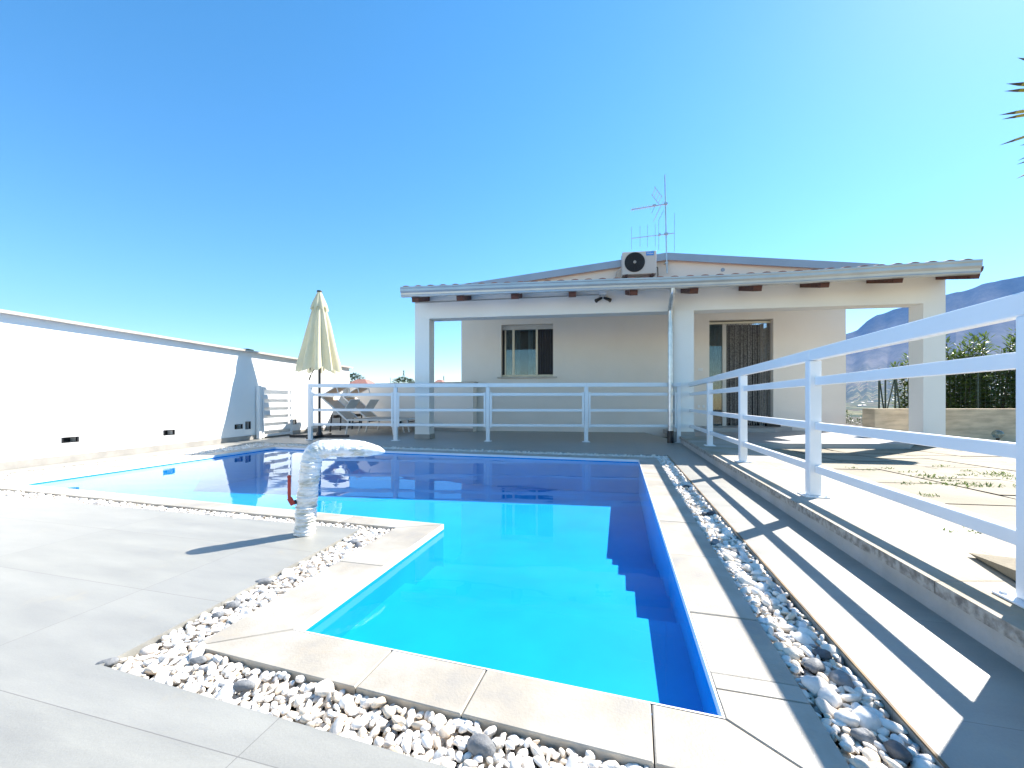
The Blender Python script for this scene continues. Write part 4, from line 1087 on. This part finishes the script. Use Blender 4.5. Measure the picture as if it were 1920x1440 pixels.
blobtree('pine_tree',gl0(663,58),5.6,3.6,'dark leafy tree beside the orange roof beyond the left wall','round','far trees beyond the patio wall')
blobtree('pine_tree',gl0(756,75),6.0,5.0,'rounded pine tree peeking over the patio wall left of the porch pillar','round','far trees beyond the patio wall')
blobtree('cypress_tree',gl0(757,76),7.2,1.6,'pointed cypress rising behind the rounded pine','cone','far trees beyond the patio wall')
blobtree('pine_tree',gl0(771,80),6.2,2.0,'small bushy treetop between the rounded pine and porch pillar','round','far trees beyond the patio wall')
blobtree('cypress_tree',gl0(832,80),6.4,1.5,'tiny pointed treetop seen through the porch opening','cone','far trees beyond the patio wall')
def nb(px0,px1,Y,zt,label,ze):
    x0,x1=(px0-CX)/F*Y,(px1-CX)/F*Y; r=empty('neighbour_house',((x0+x1)/2,Y,-1),0,label,'house','neighbour houses beyond the patio wall'); w=(x1-x0)
    m=MB(); m.box((0,2,(ze+.9)/2),(w*.9,4,ze+.9)); m.build('wall','plaster_beige',r)
    m=MB(); a=w/2; m.add([(-a,-.4,ze+.8),(a,-.4,ze+.8),(a,4.4,ze+.8),(-a,4.4,ze+.8),(-a*.35,1.2,zt+1),(a*.35,1.2,zt+1),(a*.35,3,zt+1),(-a*.35,3,zt+1)],[(0,1,5,4),(1,2,6,5),(2,3,7,6),(3,0,4,7),(4,5,6,7)]); m.build('roof','tile',r)
nb(650,692,55,A(0,710,55).z,'neighbour house with orange tiled roof just above the wall end',A(0,717,55).z-.1)
nb(812,832,75,A(0,711,75).z,'small red roofed neighbour house seen through the porch opening',A(0,716,75).z-.1)
m=MB(); q=gl0(732,60,-1); m.tube([(0,0,0),(0,0,A(0,708,60).z+1)],.06,8); o=m.build('utility_pole','galv',loc=q); tag(o,'thin distant pole rising above the patio wall','pole')
# ================================================================ terrain, mountain
def ridge(px):
    pts=[(-4000,748),(0,744),(700,742),(1100,735),(1400,680),(1560,636),(1588,625),(1608,619),(1622,605),(1640,592),(1665,584),(1700,576),(1712,568),(1740,566),(1775,552),(1800,547),(1850,531),(1920,517),(2050,500),(2300,520),(2700,600),(3600,700),(6000,735)]
    for i in range(len(pts)-1):
        if px<=pts[i+1][0]: t=(px-pts[i][0])/(pts[i+1][0]-pts[i][0]); return pts[i][1]+(pts[i+1][1]-pts[i][1])*t
    return 740
rsd=[0.5,14,20,30,45,70,110,180,300,500,800,1200,1700,2200,2800,3400,3900,4300,4700,5000,5250,5450,5600,5700,6500]
m=MB(); NA=420; vs=[];fs=[]; amin,amax=R(-84),R(84)
for j,r_ in enumerate(rsd):
    for i in range(NA+1):
        an=amin+(amax-amin)*i/NA; px=CX+F*math.tan(an); Yd=r_*math.cos(an); x=r_*math.sin(an)
        nz=noise.fractal(Vector((x*.0022,Yd*.0022,0)),1.0,2.0,6)
        if r_<=30: z=-.9
        elif r_<=500: t=(r_-30)/470; z=-.8-38*t**.8+nz*4*t
        elif r_<=2200: z=-38+ (r_-500)/1700*34+nz*8
        else:
            t=min((r_-2200)/3500,1); top=(HY-ridge(px)+2.5*noise.fractal(Vector((px*.03,0,0)),1,2,4))*(5700*math.cos(an))/F
            s=t**1.9*.55+.45*max(0,(t-.35)/.65)**3
            spur=noise.fractal(Vector((an*26,t*2.6,4)),1.0,2.0,7)
            z=-4+(top+4)*s+ (top*.14+8)*spur*(math.sin(math.pi*t)) 
            if r_>5700: z=top*.6
        vs.append((x,Yd,z))
for j in range(len(rsd)-1):
    for i in range(NA): a=j*(NA+1)+i; fs.append((a,a+1,a+NA+2,a+NA+1))
m.add(vs,fs)
def land_mat():
    mt,nt,b=newmat('land'); v=coords(nt); sp=N(nt,'ShaderNodeSeparateXYZ'); nt.links.new(v,sp.inputs[0])
    f=noisef(nt,coords(nt,0,(1,1,1)),.004,8,.65); fine=noisef(nt,v,.02,5,.6)
    lowc=ramp(nt,[(.36,(.035,.055,.03)),(.46,(.08,.09,.045)),(.52,(.22,.20,.10)),(.56,(.10,.06,.045)),(.62,(.05,.07,.035)),(.7,(.25,.23,.15))],f)
    vo=N(nt,'ShaderNodeTexVoronoi'); vo.inputs['Scale'].default_value=.02; nt.links.new(v,vo.inputs['Vector'])
    dots=ramp(nt,[(.0,(1,1,1)),(.10,(0,0,0))],vo.outputs['Distance'])
    lowc=mixc(nt,ramp(nt,[(.48,(0,0,0)),(.52,(1,1,1))],fine),lowc,(.03,.05,.025))
    hi=ramp(nt,[(.35,(.05,.055,.05)),(.5,(.10,.095,.08)),(.65,(.17,.15,.13))],noisef(nt,coords(nt,0,(1,1,.4)),.006,9,.7))
    zz=N(nt,'ShaderNodeMapRange'); zz.inputs['From Min'].default_value=60; zz.inputs['From Max'].default_value=350; nt.links.new(sp.outputs[2],zz.inputs['Value'])
    nt.links.new(mixc(nt,zz.outputs[0],lowc,hi),b.inputs['Base Color']); b.inputs['Roughness'].default_value=.95; b.inputs['Specular IOR Level'].default_value=.1
    return mt
M['land']=land_mat(); struct(m.build('hills','land',None,True))
mb=MB(); mb.add([(-60,-60,-.95),(60,-60,-.95),(60,.6,-.95),(-60,.6,-.95)],[(0,1,2,3)]); struct(mb.build('ground','skirting'))
# village houses on the valley floor
random.seed(4); proto=None
for k in range(22):
    px=random.uniform(1592,1712); Yv=random.uniform(1250,1900); an=math.atan((px-CX)/F); r_=Yv/math.cos(an)
    z=-38+(r_-500)/1700*34
    if proto is None:
        m=MB(); m.box((0,0,2),(8,6,4)); m.add([(-4.5,-3.5,4),(4.5,-3.5,4),(4.5,3.5,4),(-4.5,3.5,4),(-4.5,0,5.5),(4.5,0,5.5)],[(0,1,5,4),(2,3,4,5),(0,4,3),(1,2,5)])
        proto=m.build('village_house','skirting'); o=proto
    else: o=proto.copy(); C.objects.link(o)
    o.location=((px-CX)/F*Yv,Yv,z-2); o.rotation_euler=(0,0,random.uniform(-.6,.6)); tag(o,'tiny pale village house far away on the valley floor','house','distant village houses in the valley')
# ---------------- haze
mb=MB(); hx0,hx1,hy0,hy1=-9000,9000,-200,6900; mb.box(((hx0+hx1)/2,(hy0+hy1)/2,(1750-80)/2-0),(hx1-hx0,hy1-hy0,1830))
HAZE=True
if HAZE:
    hz=bpy.data.materials.new('haze'); hz.use_nodes=True; nt=hz.node_tree; nt.nodes.clear(); out=N(nt,'ShaderNodeOutputMaterial')
    vol=N(nt,'ShaderNodeVolumePrincipled'); vol.inputs['Color'].default_value=(.22,.46,1,1); vol.inputs['Density'].default_value=.00005; vol.inputs['Anisotropy'].default_value=.1
    nt.links.new(vol.outputs[0],out.inputs['Volume']); M['haze']=hz
    o=mb.build('haze','haze'); o['kind']='stuff'
# ================================================================ camera, light, sky
cam=bpy.data.cameras.new('camera'); co=bpy.data.objects.new('camera',cam); C.objects.link(co); co.location=(0,0,H); co.rotation_euler=(R(90),0,0)
cam.sensor_width=36; cam.lens=F/1920*36; cam.shift_y=(HY-720)/1920; cam.clip_start=.05; cam.clip_end=20000
bpy.context.scene.camera=co
AZ=R(58.5); EL=R(42.3)
S=Vector((math.sin(AZ)*math.cos(EL),math.cos(AZ)*math.cos(EL),math.sin(EL)))
sl=bpy.data.lights.new('sun','SUN'); sl.energy=4.9; sl.angle=R(.55); sl.color=(1,.935,.85); so=bpy.data.objects.new('sun',sl); C.objects.link(so)
so.rotation_euler=(-S).to_track_quat('-Z','Y').to_euler(); so.location=S*20
w=bpy.data.worlds.new('World'); bpy.context.scene.world=w; w.use_nodes=True; nt=w.node_tree; bg=nt.nodes['Background']
sk=N(nt,'ShaderNodeTexSky'); sk.sky_type='NISHITA'; sk.sun_disc=False; sk.sun_elevation=EL; sk.sun_rotation=AZ; sk.altitude=300; sk.air_density=1.0; sk.dust_density=.15; sk.ozone_density=1.5
hs=N(nt,'ShaderNodeHueSaturation'); hs.inputs['Hue'].default_value=.490; hs.inputs['Saturation'].default_value=1.33; nt.links.new(sk.outputs[0],hs.inputs['Color']); nt.links.new(hs.outputs[0],bg.inputs['Color']); bg.inputs['Strength'].default_value=.088
sc=bpy.context.scene; sc.view_settings.view_transform='Standard'; sc.view_settings.look='None'; sc.view_settings.exposure=1.56; sc.view_settings.gamma=1
sc.render.engine='CYCLES'; cy=sc.cycles; cy.use_denoising=True; cy.max_bounces=10; cy.transparent_max_bounces=16; cy.volume_bounces=1; cy.caustics_reflective=False; cy.caustics_refractive=False
